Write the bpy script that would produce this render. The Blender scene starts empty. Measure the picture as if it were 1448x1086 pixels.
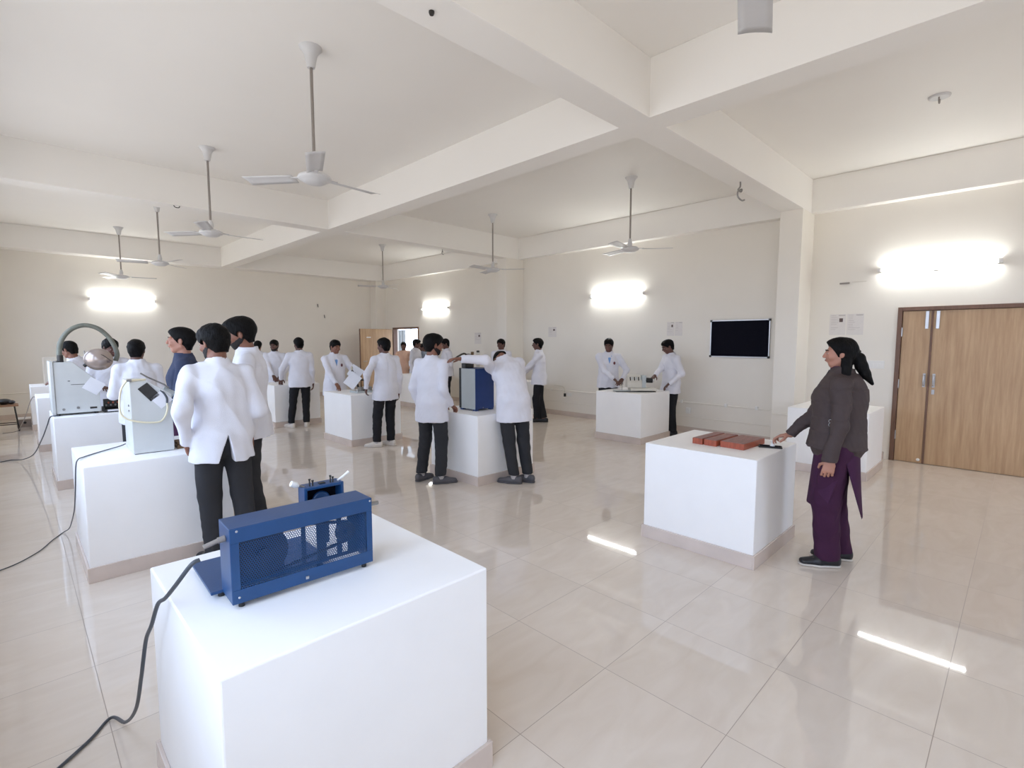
import bpy, math, random
import numpy as np
import openvdb as vdb
from mathutils import Vector, Matrix, Quaternion

# ------------------------------------------------------------------ camera, world, light, exposure
SC = bpy.context.scene
COL = SC.collection
CAM_H = 1.65
YAW, PITCH = math.radians(44.61), math.radians(4.949)
cam_d = bpy.data.cameras.new('camera'); cam_d.sensor_fit = 'HORIZONTAL'; cam_d.sensor_width = 36.0
cam_d.lens = 716.0 / 1448.0 * 36.0; cam_d.clip_start = 0.05
cam = bpy.data.objects.new('camera', cam_d); COL.objects.link(cam)
cam.location = (0, 0, CAM_H)
fwd = Vector((math.sin(YAW) * math.cos(PITCH), math.cos(YAW) * math.cos(PITCH), -math.sin(PITCH)))
cam.rotation_euler = fwd.to_track_quat('-Z', 'Y').to_euler()
SC.camera = cam

SC.view_settings.view_transform = 'Standard'
SC.view_settings.look = 'None'
SC.view_settings.gamma = 1.0
SC.view_settings.use_curve_mapping = False
SC.view_settings.exposure = 0.0
SC.cycles.use_denoising = True
SC.cycles.max_bounces = 14
SC.cycles.diffuse_bounces = 10
SC.cycles.glossy_bounces = 6
SC.cycles.sample_clamp_indirect = 8.0
SC.cycles.caustics_reflective = False
SC.cycles.caustics_refractive = False

SKY, GROUND = 4.75, 3.0
world = bpy.data.worlds.new('daylight'); SC.world = world; world.use_nodes = True
nt = world.node_tree; nt.nodes.clear()
o_ = nt.nodes.new('ShaderNodeOutputWorld'); b_ = nt.nodes.new('ShaderNodeBackground')
tc = nt.nodes.new('ShaderNodeTexCoord'); sp = nt.nodes.new('ShaderNodeSeparateXYZ')
rp = nt.nodes.new('ShaderNodeValToRGB'); mr = nt.nodes.new('ShaderNodeMapRange')
mr.inputs['From Min'].default_value = -0.12; mr.inputs['From Max'].default_value = 0.12
rp.color_ramp.elements[0].color = (GROUND * 0.97, GROUND * 0.97, GROUND * 0.99, 1)
rp.color_ramp.elements[1].color = (SKY * 0.72, SKY * 0.89, SKY * 1.2, 1)
nt.links.new(tc.outputs['Generated'], sp.inputs[0]); nt.links.new(sp.outputs['Z'], mr.inputs['Value'])
nt.links.new(mr.outputs[0], rp.inputs[0]); nt.links.new(rp.outputs[0], b_.inputs[0]); nt.links.new(b_.outputs[0], o_.inputs[0])

XL, XR, YB, YF, ZC = -0.45, 8.58, -3.6, 14.8, 3.97      # room shell
WINDOWS = [(-3.2, -0.9), (-0.35, 2.0), (2.9, 5.2), (5.8, 8.1), (9.0, 11.2), (12.0, 13.3)]
WZ0, WZ1 = 0.9, 3.1
FILL_WIN = (4.9, 6.9)                                      # unseen opening added behind the camera to brighten the camera-side bench faces
for (y0, y1) in WINDOWS:                                  # sampling portals in the window openings
    ld = bpy.data.lights.new('window_portal', 'AREA'); ld.shape = 'RECTANGLE'
    ld.size = y1 - y0; ld.size_y = WZ1 - WZ0; ld.energy = 0.0; ld.cycles.is_portal = True
    lo = bpy.data.objects.new('window_portal', ld); COL.objects.link(lo)
    lo.location = (XL - 0.1, (y0 + y1) / 2, (WZ0 + WZ1) / 2)
    lo.rotation_euler = Vector((1, 0, 0)).to_track_quat('-Z', 'Z').to_euler()
ld = bpy.data.lights.new('window_portal', 'AREA'); ld.shape = 'RECTANGLE'
ld.size = FILL_WIN[1] - FILL_WIN[0]; ld.size_y = WZ1 - WZ0; ld.energy = 0.0; ld.cycles.is_portal = True
lo = bpy.data.objects.new('window_portal', ld); COL.objects.link(lo)
lo.location = ((FILL_WIN[0] + FILL_WIN[1]) / 2, YB - 0.1, (WZ0 + WZ1) / 2)
lo.rotation_euler = Vector((0, 1, 0)).to_track_quat('-Z', 'Z').to_euler()
TUBE_POWER = 80.0

# ------------------------------------------------------------------ helpers
def lin(c):
    return tuple((v / 12.92 if v <= 0.04045 else ((v + 0.055) / 1.055) ** 2.4) for v in c)

def rgb(r, g, b):
    return lin((r / 255.0, g / 255.0, b / 255.0))

def mat(name, col, rough=0.6, metal=0.0, var=0.06, scale=8.0, bump=0.0, bscale=60.0, emit=None, spec=0.5, coat=0.0, stretch=None):
    m = bpy.data.materials.new(name); m.use_nodes = True
    t = m.node_tree; p = t.nodes['Principled BSDF']
    p.inputs['Roughness'].default_value = rough; p.inputs['Metallic'].default_value = metal
    p.inputs['Specular IOR Level'].default_value = spec
    p.inputs['Coat Weight'].default_value = coat
    tc = t.nodes.new('ShaderNodeTexCoord'); mp = t.nodes.new('ShaderNodeMapping')
    if stretch: mp.inputs['Scale'].default_value = stretch
    t.links.new(tc.outputs['Object'], mp.inputs[0])
    nz = t.nodes.new('ShaderNodeTexNoise'); nz.inputs['Scale'].default_value = scale; nz.inputs['Detail'].default_value = 4
    t.links.new(mp.outputs[0], nz.inputs['Vector'])
    cr = t.nodes.new('ShaderNodeValToRGB')
    cr.color_ramp.elements[0].position = 0.3; cr.color_ramp.elements[1].position = 0.7
    cr.color_ramp.elements[0].color = tuple(v * (1 - var) for v in col) + (1,)
    cr.color_ramp.elements[1].color = tuple(min(1, v * (1 + var)) for v in col) + (1,)
    t.links.new(nz.outputs['Fac'], cr.inputs[0]); t.links.new(cr.outputs[0], p.inputs['Base Color'])
    if bump:
        n2 = t.nodes.new('ShaderNodeTexNoise'); n2.inputs['Scale'].default_value = bscale; n2.inputs['Detail'].default_value = 3
        t.links.new(mp.outputs[0], n2.inputs['Vector'])
        bp = t.nodes.new('ShaderNodeBump'); bp.inputs['Strength'].default_value = bump; bp.inputs['Distance'].default_value = 0.01
        t.links.new(n2.outputs['Fac'], bp.inputs['Height']); t.links.new(bp.outputs[0], p.inputs['Normal'])
    if emit:
        p.inputs['Emission Color'].default_value = tuple(emit[:3]) + (1,); p.inputs['Emission Strength'].default_value = emit[3]
    return m

class MB:
    """collects shapes, builds ONE mesh object"""
    def __init__(s): s.v = []; s.f = []; s.sm = []; s.M = Matrix.Identity(4)
    def add(s, vs, fs, smooth=False):
        o = len(s.v); s.v += [tuple(s.M @ Vector(v)) for v in vs]
        s.f += [tuple(i + o for i in f) for f in fs]; s.sm += [smooth] * len(fs); return s
    def box(s, x0, y0, z0, x1, y1, z1):
        v = [(x0, y0, z0), (x1, y0, z0), (x1, y1, z0), (x0, y1, z0), (x0, y0, z1), (x1, y0, z1), (x1, y1, z1), (x0, y1, z1)]
        return s.add(v, [(0, 3, 2, 1), (4, 5, 6, 7), (0, 1, 5, 4), (1, 2, 6, 5), (2, 3, 7, 6), (3, 0, 4, 7)])
    def cbox(s, c, d): return s.box(c[0] - d[0] / 2, c[1] - d[1] / 2, c[2] - d[2] / 2, c[0] + d[0] / 2, c[1] + d[1] / 2, c[2] + d[2] / 2)
    def prism(s, pts, y0, y1):           # polygon in XZ (counter-clockwise seen from -Y), extruded along Y
        n = len(pts); v = [(x, y0, z) for x, z in pts] + [(x, y1, z) for x, z in pts]
        f = [tuple(range(n)), tuple(range(2 * n - 1, n - 1, -1))] + [(i, i + n, (i + 1) % n + n, (i + 1) % n) for i in range(n)]
        return s.add(v, f)
    def tube(s, pts, r, n=12, caps=True):
        pts = [Vector(p) for p in pts]; rs = r if isinstance(r, (list, tuple)) else [r] * len(pts)
        vs = []; fs = []; prev = None
        for i, p in enumerate(pts):
            d = (pts[min(i + 1, len(pts) - 1)] - pts[max(i - 1, 0)]).normalized()
            if prev is None:
                a = d.orthogonal().normalized()
            else:
                a = (prev - d * prev.dot(d)); a = a.normalized() if a.length > 1e-6 else d.orthogonal().normalized()
            prev = a; b = d.cross(a)
            for k in range(n):
                t = 2 * math.pi * k / n; vs.append(p + (a * math.cos(t) + b * math.sin(t)) * rs[i])
        for i in range(len(pts) - 1):
            for k in range(n):
                fs.append((i * n + k, i * n + (k + 1) % n, (i + 1) * n + (k + 1) % n, (i + 1) * n + k))
        s.add(vs, fs, True)
        if caps:
            m = len(vs) - n
            s.add(vs[:n], [tuple(range(n - 1, -1, -1))]); s.add(vs[m:], [tuple(range(n))])
        return s
    def cyl(s, a, b, r, n=20): return s.tube([a, b], r, n)
    def lathe(s, prof, c=(0, 0, 0), n=28):     # (radius, z) profile from bottom to top
        vs = []; fs = []
        for (r, z) in prof:
            for k in range(n):
                t = 2 * math.pi * k / n; vs.append((c[0] + r * math.cos(t), c[1] + r * math.sin(t), c[2] + z))
        for i in range(len(prof) - 1):
            for k in range(n):
                fs.append((i * n + k, i * n + (k + 1) % n, (i + 1) * n + (k + 1) % n, (i + 1) * n + k))
        s.add(vs, fs, True)
        s.add(vs[:n], [tuple(range(n - 1, -1, -1))]); s.add(vs[-n:], [tuple(range(n))])
        return s
    def ell(s, c, r, n=20, m=12, R=None):
        vs = []; fs = []
        for i in range(m + 1):
            ph = math.pi * i / m
            for k in range(n):
                t = 2 * math.pi * k / n
                q = Vector((r[0] * math.sin(ph) * math.cos(t), r[1] * math.sin(ph) * math.sin(t), -r[2] * math.cos(ph)))
                if R is not None: q = R @ q
                vs.append(q + Vector(c))
        for i in range(m):
            for k in range(n):
                fs.append((i * n + k, i * n + (k + 1) % n, (i + 1) * n + (k + 1) % n, (i + 1) * n + k))
        return s.add(vs, fs, True)
    def build(s, name, m, parent=None, bevel=0.0, loc=None):
        me = bpy.data.meshes.new(name); me.from_pydata(s.v, [], s.f); me.polygons.foreach_set('use_smooth', s.sm)
        me.materials.append(m); me.update()
        o = bpy.data.objects.new(name, me); COL.objects.link(o)
        if parent is not None: o.parent = parent
        if loc is not None: o.location = loc
        if bevel:
            b = o.modifiers.new('bevel', 'BEVEL'); b.width = bevel; b.segments = 2; b.limit_method = 'ANGLE'; b.angle_limit = math.radians(50)
        return o

def tag(o, label, cat, group=None, kind=None):
    o['label'] = label; o['category'] = cat
    if group: o['group'] = group
    if kind: o['kind'] = kind
    return o

def empty(name, loc, rz=0.0, label=None, cat=None, group=None, kind=None):
    o = bpy.data.objects.new(name, None); COL.objects.link(o); o.location = loc; o.rotation_euler = (0, 0, rz)
    o.empty_display_size = 0.1
    if label: tag(o, label, cat, group, kind)
    return o

def copy_tree(o, parent=None):
    c = o.copy(); COL.objects.link(c)
    if parent is not None: c.parent = parent
    for ch in list(o.children): copy_tree(ch, c)
    return c

def smooth_path(pts, n=8):
    pts = [Vector(p) for p in pts]; out = []
    P = [pts[0] * 2 - pts[1]] + pts + [pts[-1] * 2 - pts[-2]]
    for i in range(1, len(P) - 2):
        for k in range(n):
            t = k / n; a, b, c, d = P[i - 1], P[i], P[i + 1], P[i + 2]
            out.append(0.5 * ((2 * b) + (c - a) * t + (2 * a - 5 * b + 4 * c - d) * t * t + (3 * b - a - 3 * c + d) * t ** 3))
    out.append(pts[-1]); return out

def struct(name, mb, m, label, bevel=0.0, cat=None):
    o = mb.build(name, m, None, bevel); o['kind'] = 'structure'; o['label'] = label
    o['category'] = cat or name.split('_')[0]
    return o

# ------------------------------------------------------------------ materials
M = {}
M['wall'] = mat('cream_wall_paint', rgb(233, 228, 219), 0.55, var=0.012, scale=2.0, bump=0.03, bscale=25)
M['ceiling'] = mat('white_ceiling_paint', rgb(238, 235, 230), 0.6, var=0.008, scale=1.5, bump=0.02, bscale=25)
M['bench'] = mat('white_bench_paint', rgb(245, 244, 243), 0.5, var=0.012, scale=5.0, bump=0.05, bscale=30)
M['skirt'] = mat('beige_skirting_tile', rgb(206, 192, 183), 0.18, var=0.05, scale=6.0)
M['door'] = None
M['frame_wood'] = mat('dark_door_frame', rgb(112, 82, 66), 0.45, var=0.15, scale=10, stretch=(6, 6, 0.6))
M['white_plastic'] = mat('white_plastic', rgb(232, 231, 228), 0.35, var=0.02)
M['fan_white'] = mat('fan_enamel', rgb(205, 204, 204), 0.35, var=0.03)
M['grey_rod'] = mat('grey_rod', rgb(140, 132, 126), 0.4, var=0.05)
M['tube'] = mat('lit_tube', (0.9, 0.9, 0.9), 0.4, emit=(0.97, 1.0, 0.98, TUBE_POWER))
M['board_black'] = mat('noticeboard_felt', rgb(16, 16, 26), 0.9, var=0.2, scale=80, spec=0.1)
M['alu'] = mat('aluminium', rgb(190, 190, 192), 0.3, metal=0.9, var=0.04)
M['steel'] = mat('worn_steel', rgb(150, 148, 146), 0.35, metal=0.8, var=0.12, scale=30)
M['dark_steel'] = mat('dark_steel', rgb(60, 58, 56), 0.4, metal=0.6, var=0.15, scale=30)
M['chrome'] = mat('polished_shell', rgb(176, 162, 154), 0.2, metal=0.5, var=0.05, scale=12)
M['paper'] = mat('paper', rgb(226, 226, 230), 0.8, var=0.02)
M['poster'] = mat('poster_paper', rgb(222, 217, 213), 0.8, var=0.02, scale=30)
M['print'] = mat('grey_print', rgb(178, 171, 167), 0.8)
M['photo'] = mat('dark_print', rgb(96, 82, 80), 0.8, var=0.35, scale=90)
M['blue'] = mat('blue_machine_enamel', rgb(24, 66, 112), 0.33, var=0.08, scale=9, bump=0.03, bscale=140)
M['blue_in'] = mat('dark_blue_enamel', rgb(18, 40, 68), 0.4, var=0.12, scale=14)
M['deep_blue'] = mat('deep_blue_panel', rgb(26, 56, 112), 0.42, var=0.12, scale=5)
M['grey_mach'] = mat('pale_grey_enamel', rgb(198, 199, 196), 0.4, var=0.03, scale=7, bump=0.02, bscale=120)
M['grey_panel'] = mat('grey_panel', rgb(178, 184, 184), 0.4, var=0.04)
M['goose'] = mat('grey_green_hose', rgb(112, 114, 104), 0.5, var=0.15, scale=25)
M['hose'] = mat('cream_tubing', rgb(224, 214, 184), 0.35, var=0.05)
M['black'] = mat('black_rubber', rgb(26, 25, 26), 0.5, var=0.1)
M['cable'] = mat('grey_cable', rgb(68, 72, 78), 0.45, var=0.1)
M['brown'] = mat('worn_brown', rgb(110, 84, 52), 0.5, var=0.2, scale=30)
M['brick'] = mat('orange_brown_painted_wood', rgb(158, 78, 54), 0.42, var=0.18, scale=14, stretch=(1, 5, 1))
M['brick_side'] = mat('reddish_top_grain', rgb(140, 98, 92), 0.35, var=0.35, scale=12, stretch=(1, 8, 1))
M['stool_wood'] = mat('stool_wood', rgb(150, 112, 84), 0.5, var=0.12, stretch=(1, 6, 1))
M['corr'] = mat('corridor_paint', rgb(236, 240, 244), 0.6, var=0.01)
M['curtain'] = mat('grey_shutter', rgb(150, 150, 146), 0.7, var=0.05)
M['beige_lid'] = mat('beige_lid', rgb(214, 204, 190), 0.6)
M['carton'] = mat('grey_carton', rgb(150, 138, 130), 0.7, var=0.06)
M['ivory'] = mat('ivory_enamel', rgb(206, 200, 188), 0.4, var=0.03)
M['window_metal'] = mat('window_frame_metal', rgb(180, 182, 184), 0.4, metal=0.5)

def wood_door():
    m = bpy.data.materials.new('oak_laminate'); m.use_nodes = True
    t = m.node_tree; p = t.nodes['Principled BSDF']; p.inputs['Roughness'].default_value = 0.42
    tc = t.nodes.new('ShaderNodeTexCoord'); mp = t.nodes.new('ShaderNodeMapping'); mp.inputs['Scale'].default_value = (14, 14, 0.9)
    nz = t.nodes.new('ShaderNodeTexNoise'); nz.inputs['Scale'].default_value = 1.6; nz.inputs['Detail'].default_value = 6; nz.inputs['Roughness'].default_value = 0.65
    cr = t.nodes.new('ShaderNodeValToRGB')
    cr.color_ramp.elements[0].position = 0.3; cr.color_ramp.elements[1].position = 0.72
    cr.color_ramp.elements[0].color = rgb(172, 139, 105) + (1,); cr.color_ramp.elements[1].color = rgb(202, 170, 134) + (1,)
    t.links.new(tc.outputs['Object'], mp.inputs[0]); t.links.new(mp.outputs[0], nz.inputs['Vector'])
    t.links.new(nz.outputs['Fac'], cr.inputs[0]); t.links.new(cr.outputs[0], p.inputs['Base Color'])
    return m
M['door'] = wood_door()

def floor_mat():
    m = bpy.data.materials.new('polished_beige_tiles'); m.use_nodes = True
    t = m.node_tree; p = t.nodes['Principled BSDF']
    N = t.nodes.new; L = t.links.new
    tc = N('ShaderNodeTexCoord'); sp = N('ShaderNodeSeparateXYZ'); L(tc.outputs['Object'], sp.inputs[0])
    def math_(op, a, b=None):
        n = N('ShaderNodeMath'); n.operation = op
        for i, v in enumerate((a, b)):
            if v is None: continue
            if isinstance(v, (int, float)): n.inputs[i].default_value = v
            else: L(v, n.inputs[i])
        return n.outputs[0]
    T = 0.61
    def edge(axis, off):
        u = math_('DIVIDE', math_('SUBTRACT', sp.outputs[axis], off), T)
        fr = math_('FRACT', u); d = math_('ABSOLUTE', math_('SUBTRACT', fr, 0.5))
        return math_('GREATER_THAN', d, 0.5 - 0.0016 / T), math_('FLOOR', u)
    ex, ix = edge(0, 0.205); ey, iy = edge(1, 0.175)
    grout = math_('MAXIMUM', ex, ey)
    cb = N('ShaderNodeCombineXYZ'); L(ix, cb.inputs[0]); L(iy, cb.inputs[1])
    wn = N('ShaderNodeTexWhiteNoise'); wn.noise_dimensions = '3D'; L(cb.outputs[0], wn.inputs['Vector'])
    # veins differ per tile: shift the noise lookup by a per-tile offset
    vm = N('ShaderNodeVectorMath'); vm.operation = 'MULTIPLY_ADD'; vm.inputs[1].default_value = (13, 13, 13)
    L(wn.outputs['Color'], vm.inputs[0]); L(tc.outputs['Object'], vm.inputs[2])
    mp = N('ShaderNodeMapping'); mp.inputs['Scale'].default_value = (1.1, 3.2, 1); mp.inputs['Rotation'].default_value = (0, 0, 0.5)
    L(vm.outputs[0], mp.inputs[0])
    nz = N('ShaderNodeTexNoise'); nz.inputs['Scale'].default_value = 2.2; nz.inputs['Detail'].default_value = 6; nz.inputs['Distortion'].default_value = 1.2
    L(mp.outputs[0], nz.inputs['Vector'])
    cr = N('ShaderNodeValToRGB'); cr.color_ramp.elements[0].position = 0.25; cr.color_ramp.elements[1].position = 0.75
    cr.color_ramp.elements[0].color = rgb(212, 199, 185) + (1,); cr.color_ramp.elements[1].color = rgb(221, 210, 198) + (1,)
    L(nz.outputs['Fac'], cr.inputs[0])
    hv = N('ShaderNodeHueSaturation'); L(cr.outputs[0], hv.inputs['Color'])
    L(math_('ADD', math_('MULTIPLY', wn.outputs['Value'], 0.05), 0.975), hv.inputs['Value'])
    mx = N('ShaderNodeMix'); mx.data_type = 'RGBA'; L(grout, mx.inputs['Factor']); L(hv.outputs[0], mx.inputs[6])
    mx.inputs[7].default_value = rgb(158, 144, 132) + (1,)
    L(mx.outputs[2], p.inputs['Base Color'])
    L(math_('ADD', math_('MULTIPLY', grout, 0.4), 0.03), p.inputs['Roughness'])
    p.inputs['Specular IOR Level'].default_value = 0.7; p.inputs['IOR'].default_value = 1.5
    n3 = N('ShaderNodeTexNoise'); n3.inputs['Scale'].default_value = 2.5; L(tc.outputs['Object'], n3.inputs['Vector'])
    bp = N('ShaderNodeBump'); bp.inputs['Strength'].default_value = 0.004; bp.inputs['Distance'].default_value = 0.02
    L(n3.outputs['Fac'], bp.inputs['Height']); L(bp.outputs[0], p.inputs['Normal'])
    return m
M['floor'] = floor_mat()

# ------------------------------------------------------------------ the room
struct('floor', MB().box(XL - 0.2, YB - 0.2, -0.2, XR + 0.2, YF + 0.2, 0.0), M['floor'], 'glossy beige tiled floor of the laboratory')
struct('ceiling', MB().box(XL - 0.2, YB - 0.2, ZC, XR + 0.2, YF + 0.2, ZC + 0.2), M['ceiling'], 'white plastered ceiling above the beams')
D1 = (-0.22, 1.25, 2.09)       # double door in the right wall (y0, y1, top)
D2 = (12.60, 14.02, 2.04)      # open door at the far end
w = MB()
w.box(XR, YB - .2, 0, XR + .2, D1[0], ZC); w.box(XR, D1[0], D1[2], XR + .2, D1[1], ZC)
w.box(XR, D1[1], 0, XR + .2, D2[0], ZC); w.box(XR, D2[0], D2[2], XR + .2, D2[1], ZC); w.box(XR, D2[1], 0, XR + .2, YF + .2, ZC)
struct('wall_right', w, M['wall'], 'long cream wall holding the noticeboard and both doors')
struct('wall_far', MB().box(XL - .2, YF, 0, XR, YF + .2, ZC), M['wall'], 'cream end wall behind the far benches')
w = MB(); w.box(XL - .2, YB - .2, 0, FILL_WIN[0], YB, ZC); w.box(FILL_WIN[1], YB - .2, 0, XR, YB, ZC); w.box(FILL_WIN[0], YB - .2, 0, FILL_WIN[1], YB, WZ0); w.box(FILL_WIN[0], YB - .2, WZ1, FILL_WIN[1], YB, ZC)
struct('wall_back', w, M['wall'], 'cream wall behind the camera')
w = MB(); a_, b_ = FILL_WIN; w.box(a_, YB - .17, WZ0, b_, YB - .13, WZ0 + .05); w.box(a_, YB - .17, WZ1 - .05, b_, YB - .13, WZ1)
for xx in (a_, (a_ + b_) / 2 - .025, b_ - .05): w.box(xx, YB - .17, WZ0, xx + .05, YB - .13, WZ1)
struct('window_8', w, M['window_metal'], 'grey metal frame of the added fill-light opening behind the camera')
w = MB(); ys = [YB] + [v for p in WINDOWS for v in p] + [YF]
w.box(XL - .2, YB, 0, XL, YF, WZ0); w.box(XL - .2, YB, WZ1, XL, YF, ZC)
for i in range(0, len(ys), 2): w.box(XL - .2, ys[i], WZ0, XL, ys[i + 1], WZ1)
struct('wall_left', w, M['wall'], 'cream window wall beside the camera')
for i, (y0, y1) in enumerate(WINDOWS):
    w = MB(); x0, x1 = XL - .17, XL - .13
    w.box(x0, y0, WZ0, x1, y1, WZ0 + .05); w.box(x0, y0, WZ1 - .05, x1, y1, WZ1)
    for yy in (y0, (y0 + y1) / 2 - .025, y1 - .05): w.box(x0, yy, WZ0, x1, yy + .05, WZ1)
    struct('window_%d' % (i + 1), w, M['window_metal'], 'grey metal window frame in the left wall')

def base(name, boxes, label):
    w = MB()
    for b in boxes: w.box(*b)
    struct(name, w, M['skirt'], label, 0.002)
BH, BT = 0.10, 0.012
base('baseboard_right', [(XR - BT, YB, 0, XR, D1[0] - .06, BH), (XR - BT, D1[1] + .06, 0, XR, 2.32, BH), (XR - BT, 2.62, 0, XR, 8.32, BH),
     (XR - BT, 8.62, 0, XR, D2[0] - .06, BH), (XR - BT, D2[1] + .06, 0, XR, YF, BH)], 'beige tile skirting along the noticeboard wall')
base('baseboard_far', [(XL, YF - BT, 0, XR, YF, BH)], 'beige tile skirting along the far end wall')
base('baseboard_left', [(XL, YB, 0, XL + BT, YF, BH)], 'beige tile skirting below the windows')

CB1, CB2 = (2.32, 2.62), (8.32, 8.62)
ZB = 3.495
beams = [((3.895, YB, 4.175, YF), 'long ceiling beam running down the room'),
         ((XL, CB1[0], XR, CB1[1]), 'nearer ceiling beam crossing the room'),
         ((XL, CB2[0], XR, CB2[1]), 'farther ceiling beam crossing the room'),
         ((8.42, YB, XR, YF), 'ceiling beam along the noticeboard wall'),
         ((XL, 14.4, XR, YF), 'ceiling beam along the far end wall'),
         ((XL, YB, -0.25, YF), 'ceiling beam above the windows')]
for i, (b, lab) in enumerate(beams):
    zb = ZB + (0.0004 * i if i else 0)
    struct('trim_%d' % (i + 1), MB().box(b[0], b[1], zb, b[2], b[3], ZC), M['ceiling'], lab, 0.004, 'beam')
cols = [(8.03, CB1[0], XR, CB1[1]), (8.03, CB2[0], XR, CB2[1]), (8.25, 14.45, XR, YF)]
for i, b in enumerate(cols):
    struct('trim_%d' % (i + 7), MB().box(b[0], b[1], 0, b[2], b[3], ZB + .001), M['wall'],
           ['cream wall column right of the noticeboard', 'cream wall column behind the blue box', 'cream column in the far corner'][i], 0.004, 'column')
base('baseboard_column', [(8.03 - BT, CB1[0] - BT, 0, XR, CB1[1] + BT, BH), (8.03 - BT, CB2[0] - BT, 0, XR, CB2[1] + BT, BH)], 'beige tile skirting around the wall columns')

# conduits
def conduit(pts, label, cat='conduit', r=0.010):
    q = MB().tube(pts, r, 8).build('conduit', M['wall']); tag(q, label, cat)
    return q
c1 = conduit([(XR - .014, 2.66, .535), (XR - .014, 8.28, .56)], 'upper cream conduit pipe between the two wall columns')
for yy in (3.0, 3.5, 4.3, 5.5, 7.4): MB().box(XR - .03, yy, .52, XR - .002, yy + .04, .575).build('clip', M['white_plastic'], c1)
conduit([(XR - .014, 2.66, .28), (XR - .014, 8.28, .30)], 'lower cream conduit pipe just above the skirting', r=0.007)
conduit([(XL + .02, YF - .014, .54), (6.4, YF - .014, .53)], 'cream conduit pipe along the far end wall')
c4 = conduit([(8.02, 2.34, .56), (8.02, 2.60, .56)], 'short white conduit stub on the column face', r=0.012)
MB().cyl((8.02, 2.335, .56), (8.02, 2.315, .56), .02, 14).build('end_socket', M['steel'], c4)

# ------------------------------------------------------------------ doors
w = MB(); fw = 0.06
def frame_y(w, y0, y1, top, x0, x1, t=0.05):
    w.box(x0, y0 - .0, 0, x1, y0 + t, top); w.box(x0, y1 - t, 0, x1, y1, top); w.box(x0, y0 + t, top - t, x1, y1 - t, top)
frame_y(w, D1[0], D1[1], D1[2], XR - .02, XR + .12)
d1 = struct('door_1', w, M['frame_wood'], 'large closed wooden double door in dark frame', 0.003, 'door')
g = 0.885
lf = MB().box(XR + .01, D1[0] + .055, .005, XR + .05, g - .006, D1[2] - .055).build('door_leaf', M['door'], d1, .002)
ls = MB().box(XR + .01, g + .006, .005, XR + .05, D1[1] - .055, D1[2] - .055).build('door_leaf', M['door'], d1, .002)
MB().box(XR + .055, D1[0] + .01, 0, XR + .075, D1[1] - .01, D1[2] - .01).build('light_stop', M['frame_wood'], d1)  # unseen board added behind the leaves to stop light leaking through the gaps
MB().box(XR - .002, g - .012, .005, XR + .01, g + .012, D1[2] - .055).build('meeting_strip', M['frame_wood'], d1, .002)
for par, yy, zt in ((lf, g - .055, 1.19), (ls, g + .045, 1.19)):
    h = MB(); h.tube([(XR + .01, yy, zt), (XR - .035, yy, zt - .005), (XR - .04, yy, zt - .02), (XR - .04, yy, zt - .12), (XR - .035, yy, zt - .135), (XR + .01, yy, zt - .14)], .008, 10)
    h.box(XR + .004, yy - .014, zt - .16, XR + .0099, yy + .014, zt + .02).build('door_handle', M['alu'], par)
MB().box(XR + .002, g - .07, .94, XR + .0099, g - .04, 1.0).build('lock_plate', M['alu'], lf)
for yy in (g - .075, g + .035):
    t_ = MB().box(XR - .006, yy, 1.80, XR + .0099, yy + .035, 2.03); t_.cyl((XR - .012, yy + .017, 1.83), (XR + .005, yy + .017, 1.83), .012, 12)
    t_.build('tower_bolt', M['alu'], lf if yy < g else ls, .002)
for zz in (.3, 1.0, 1.7): MB().cyl((XR - .004, D1[1] - .053, zz), (XR - .004, D1[1] - .053, zz + .12), .009, 8).build('hinge', M['alu'], d1)
MB().ell((XR - .003, g + .05, .05), (.012, .02, .02)).build('door_stop', M['white_plastic'], ls)

w = MB(); frame_y(w, D2[0], D2[1], D2[2], XR - .02, XR + .12)
d2 = struct('door_2', w, M['frame_wood'], 'far doorway with one wooden leaf standing open', 0.003, 'door')
lf = MB().box(7.42, 13.95, .01, 8.50, 13.99, 1.99).build('door_leaf', M['door'], d2, .002)
MB().box(7.62, 13.944, 1.72, 7.76, 13.9499, 1.75).build('name_plate', M['white_plastic'], lf)
MB().tube([(7.50, 13.95, 1.02), (7.50, 13.90, 1.02), (7.60, 13.90, 1.02)], .009, 8).build('door_handle', M['alu'], lf)
MB().box(7.405, 13.945, .01, 7.4199, 13.995, 1.99).build('edge_strip', M['frame_wood'], lf)
# corridor outside the far door
w = MB(); w.box(XR + .2, 10.0, -.2, 12.0, 20.0, 0.0)
struct('floor_corridor', w, M['floor'], 'tiled floor of the corridor outside the far door', cat='floor')
w = MB(); w.box(11.4, 10, 0, 11.6, 20.2, .9); w.box(11.4, 10, 2.6, 11.6, 20.2, 3.5); w.box(11.4, 10, .9, 11.6, 16.2, 2.6); w.box(11.4, 18.5, .9, 11.6, 20.2, 2.6)
struct('wall_corridor', w, M['corr'], 'white corridor wall seen through the far doorway', cat='wall')
w = MB(); w.box(XR + .2, YF + .2, 0, XR + .4, 20, 3.5); w.box(XR + .2, 10, 3.5, 12, 20, 3.6)
struct('ceiling_corridor', w, M['corr'], 'white corridor ceiling and inner wall beyond the doorway', cat='ceiling')
w = MB(); w.box(11.33, 16.2, .9, 11.38, 16.26, 2.6); w.box(11.33, 17.2, .9, 11.38, 17.26, 2.6); w.box(11.33, 18.44, .9, 11.38, 18.5, 2.6); w.box(11.33, 16.2, .86, 11.38, 18.5, .92)
struct('window_7', w, M['window_metal'], 'window in the corridor wall seen through the doorway')
cu = MB()
for k in range(10): cu.box(11.24 + (.02 if k % 2 else 0), 17.5 + .1 * k, .5, 11.27 + (.02 if k % 2 else 0), 17.605 + .1 * k, 2.05)
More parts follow.
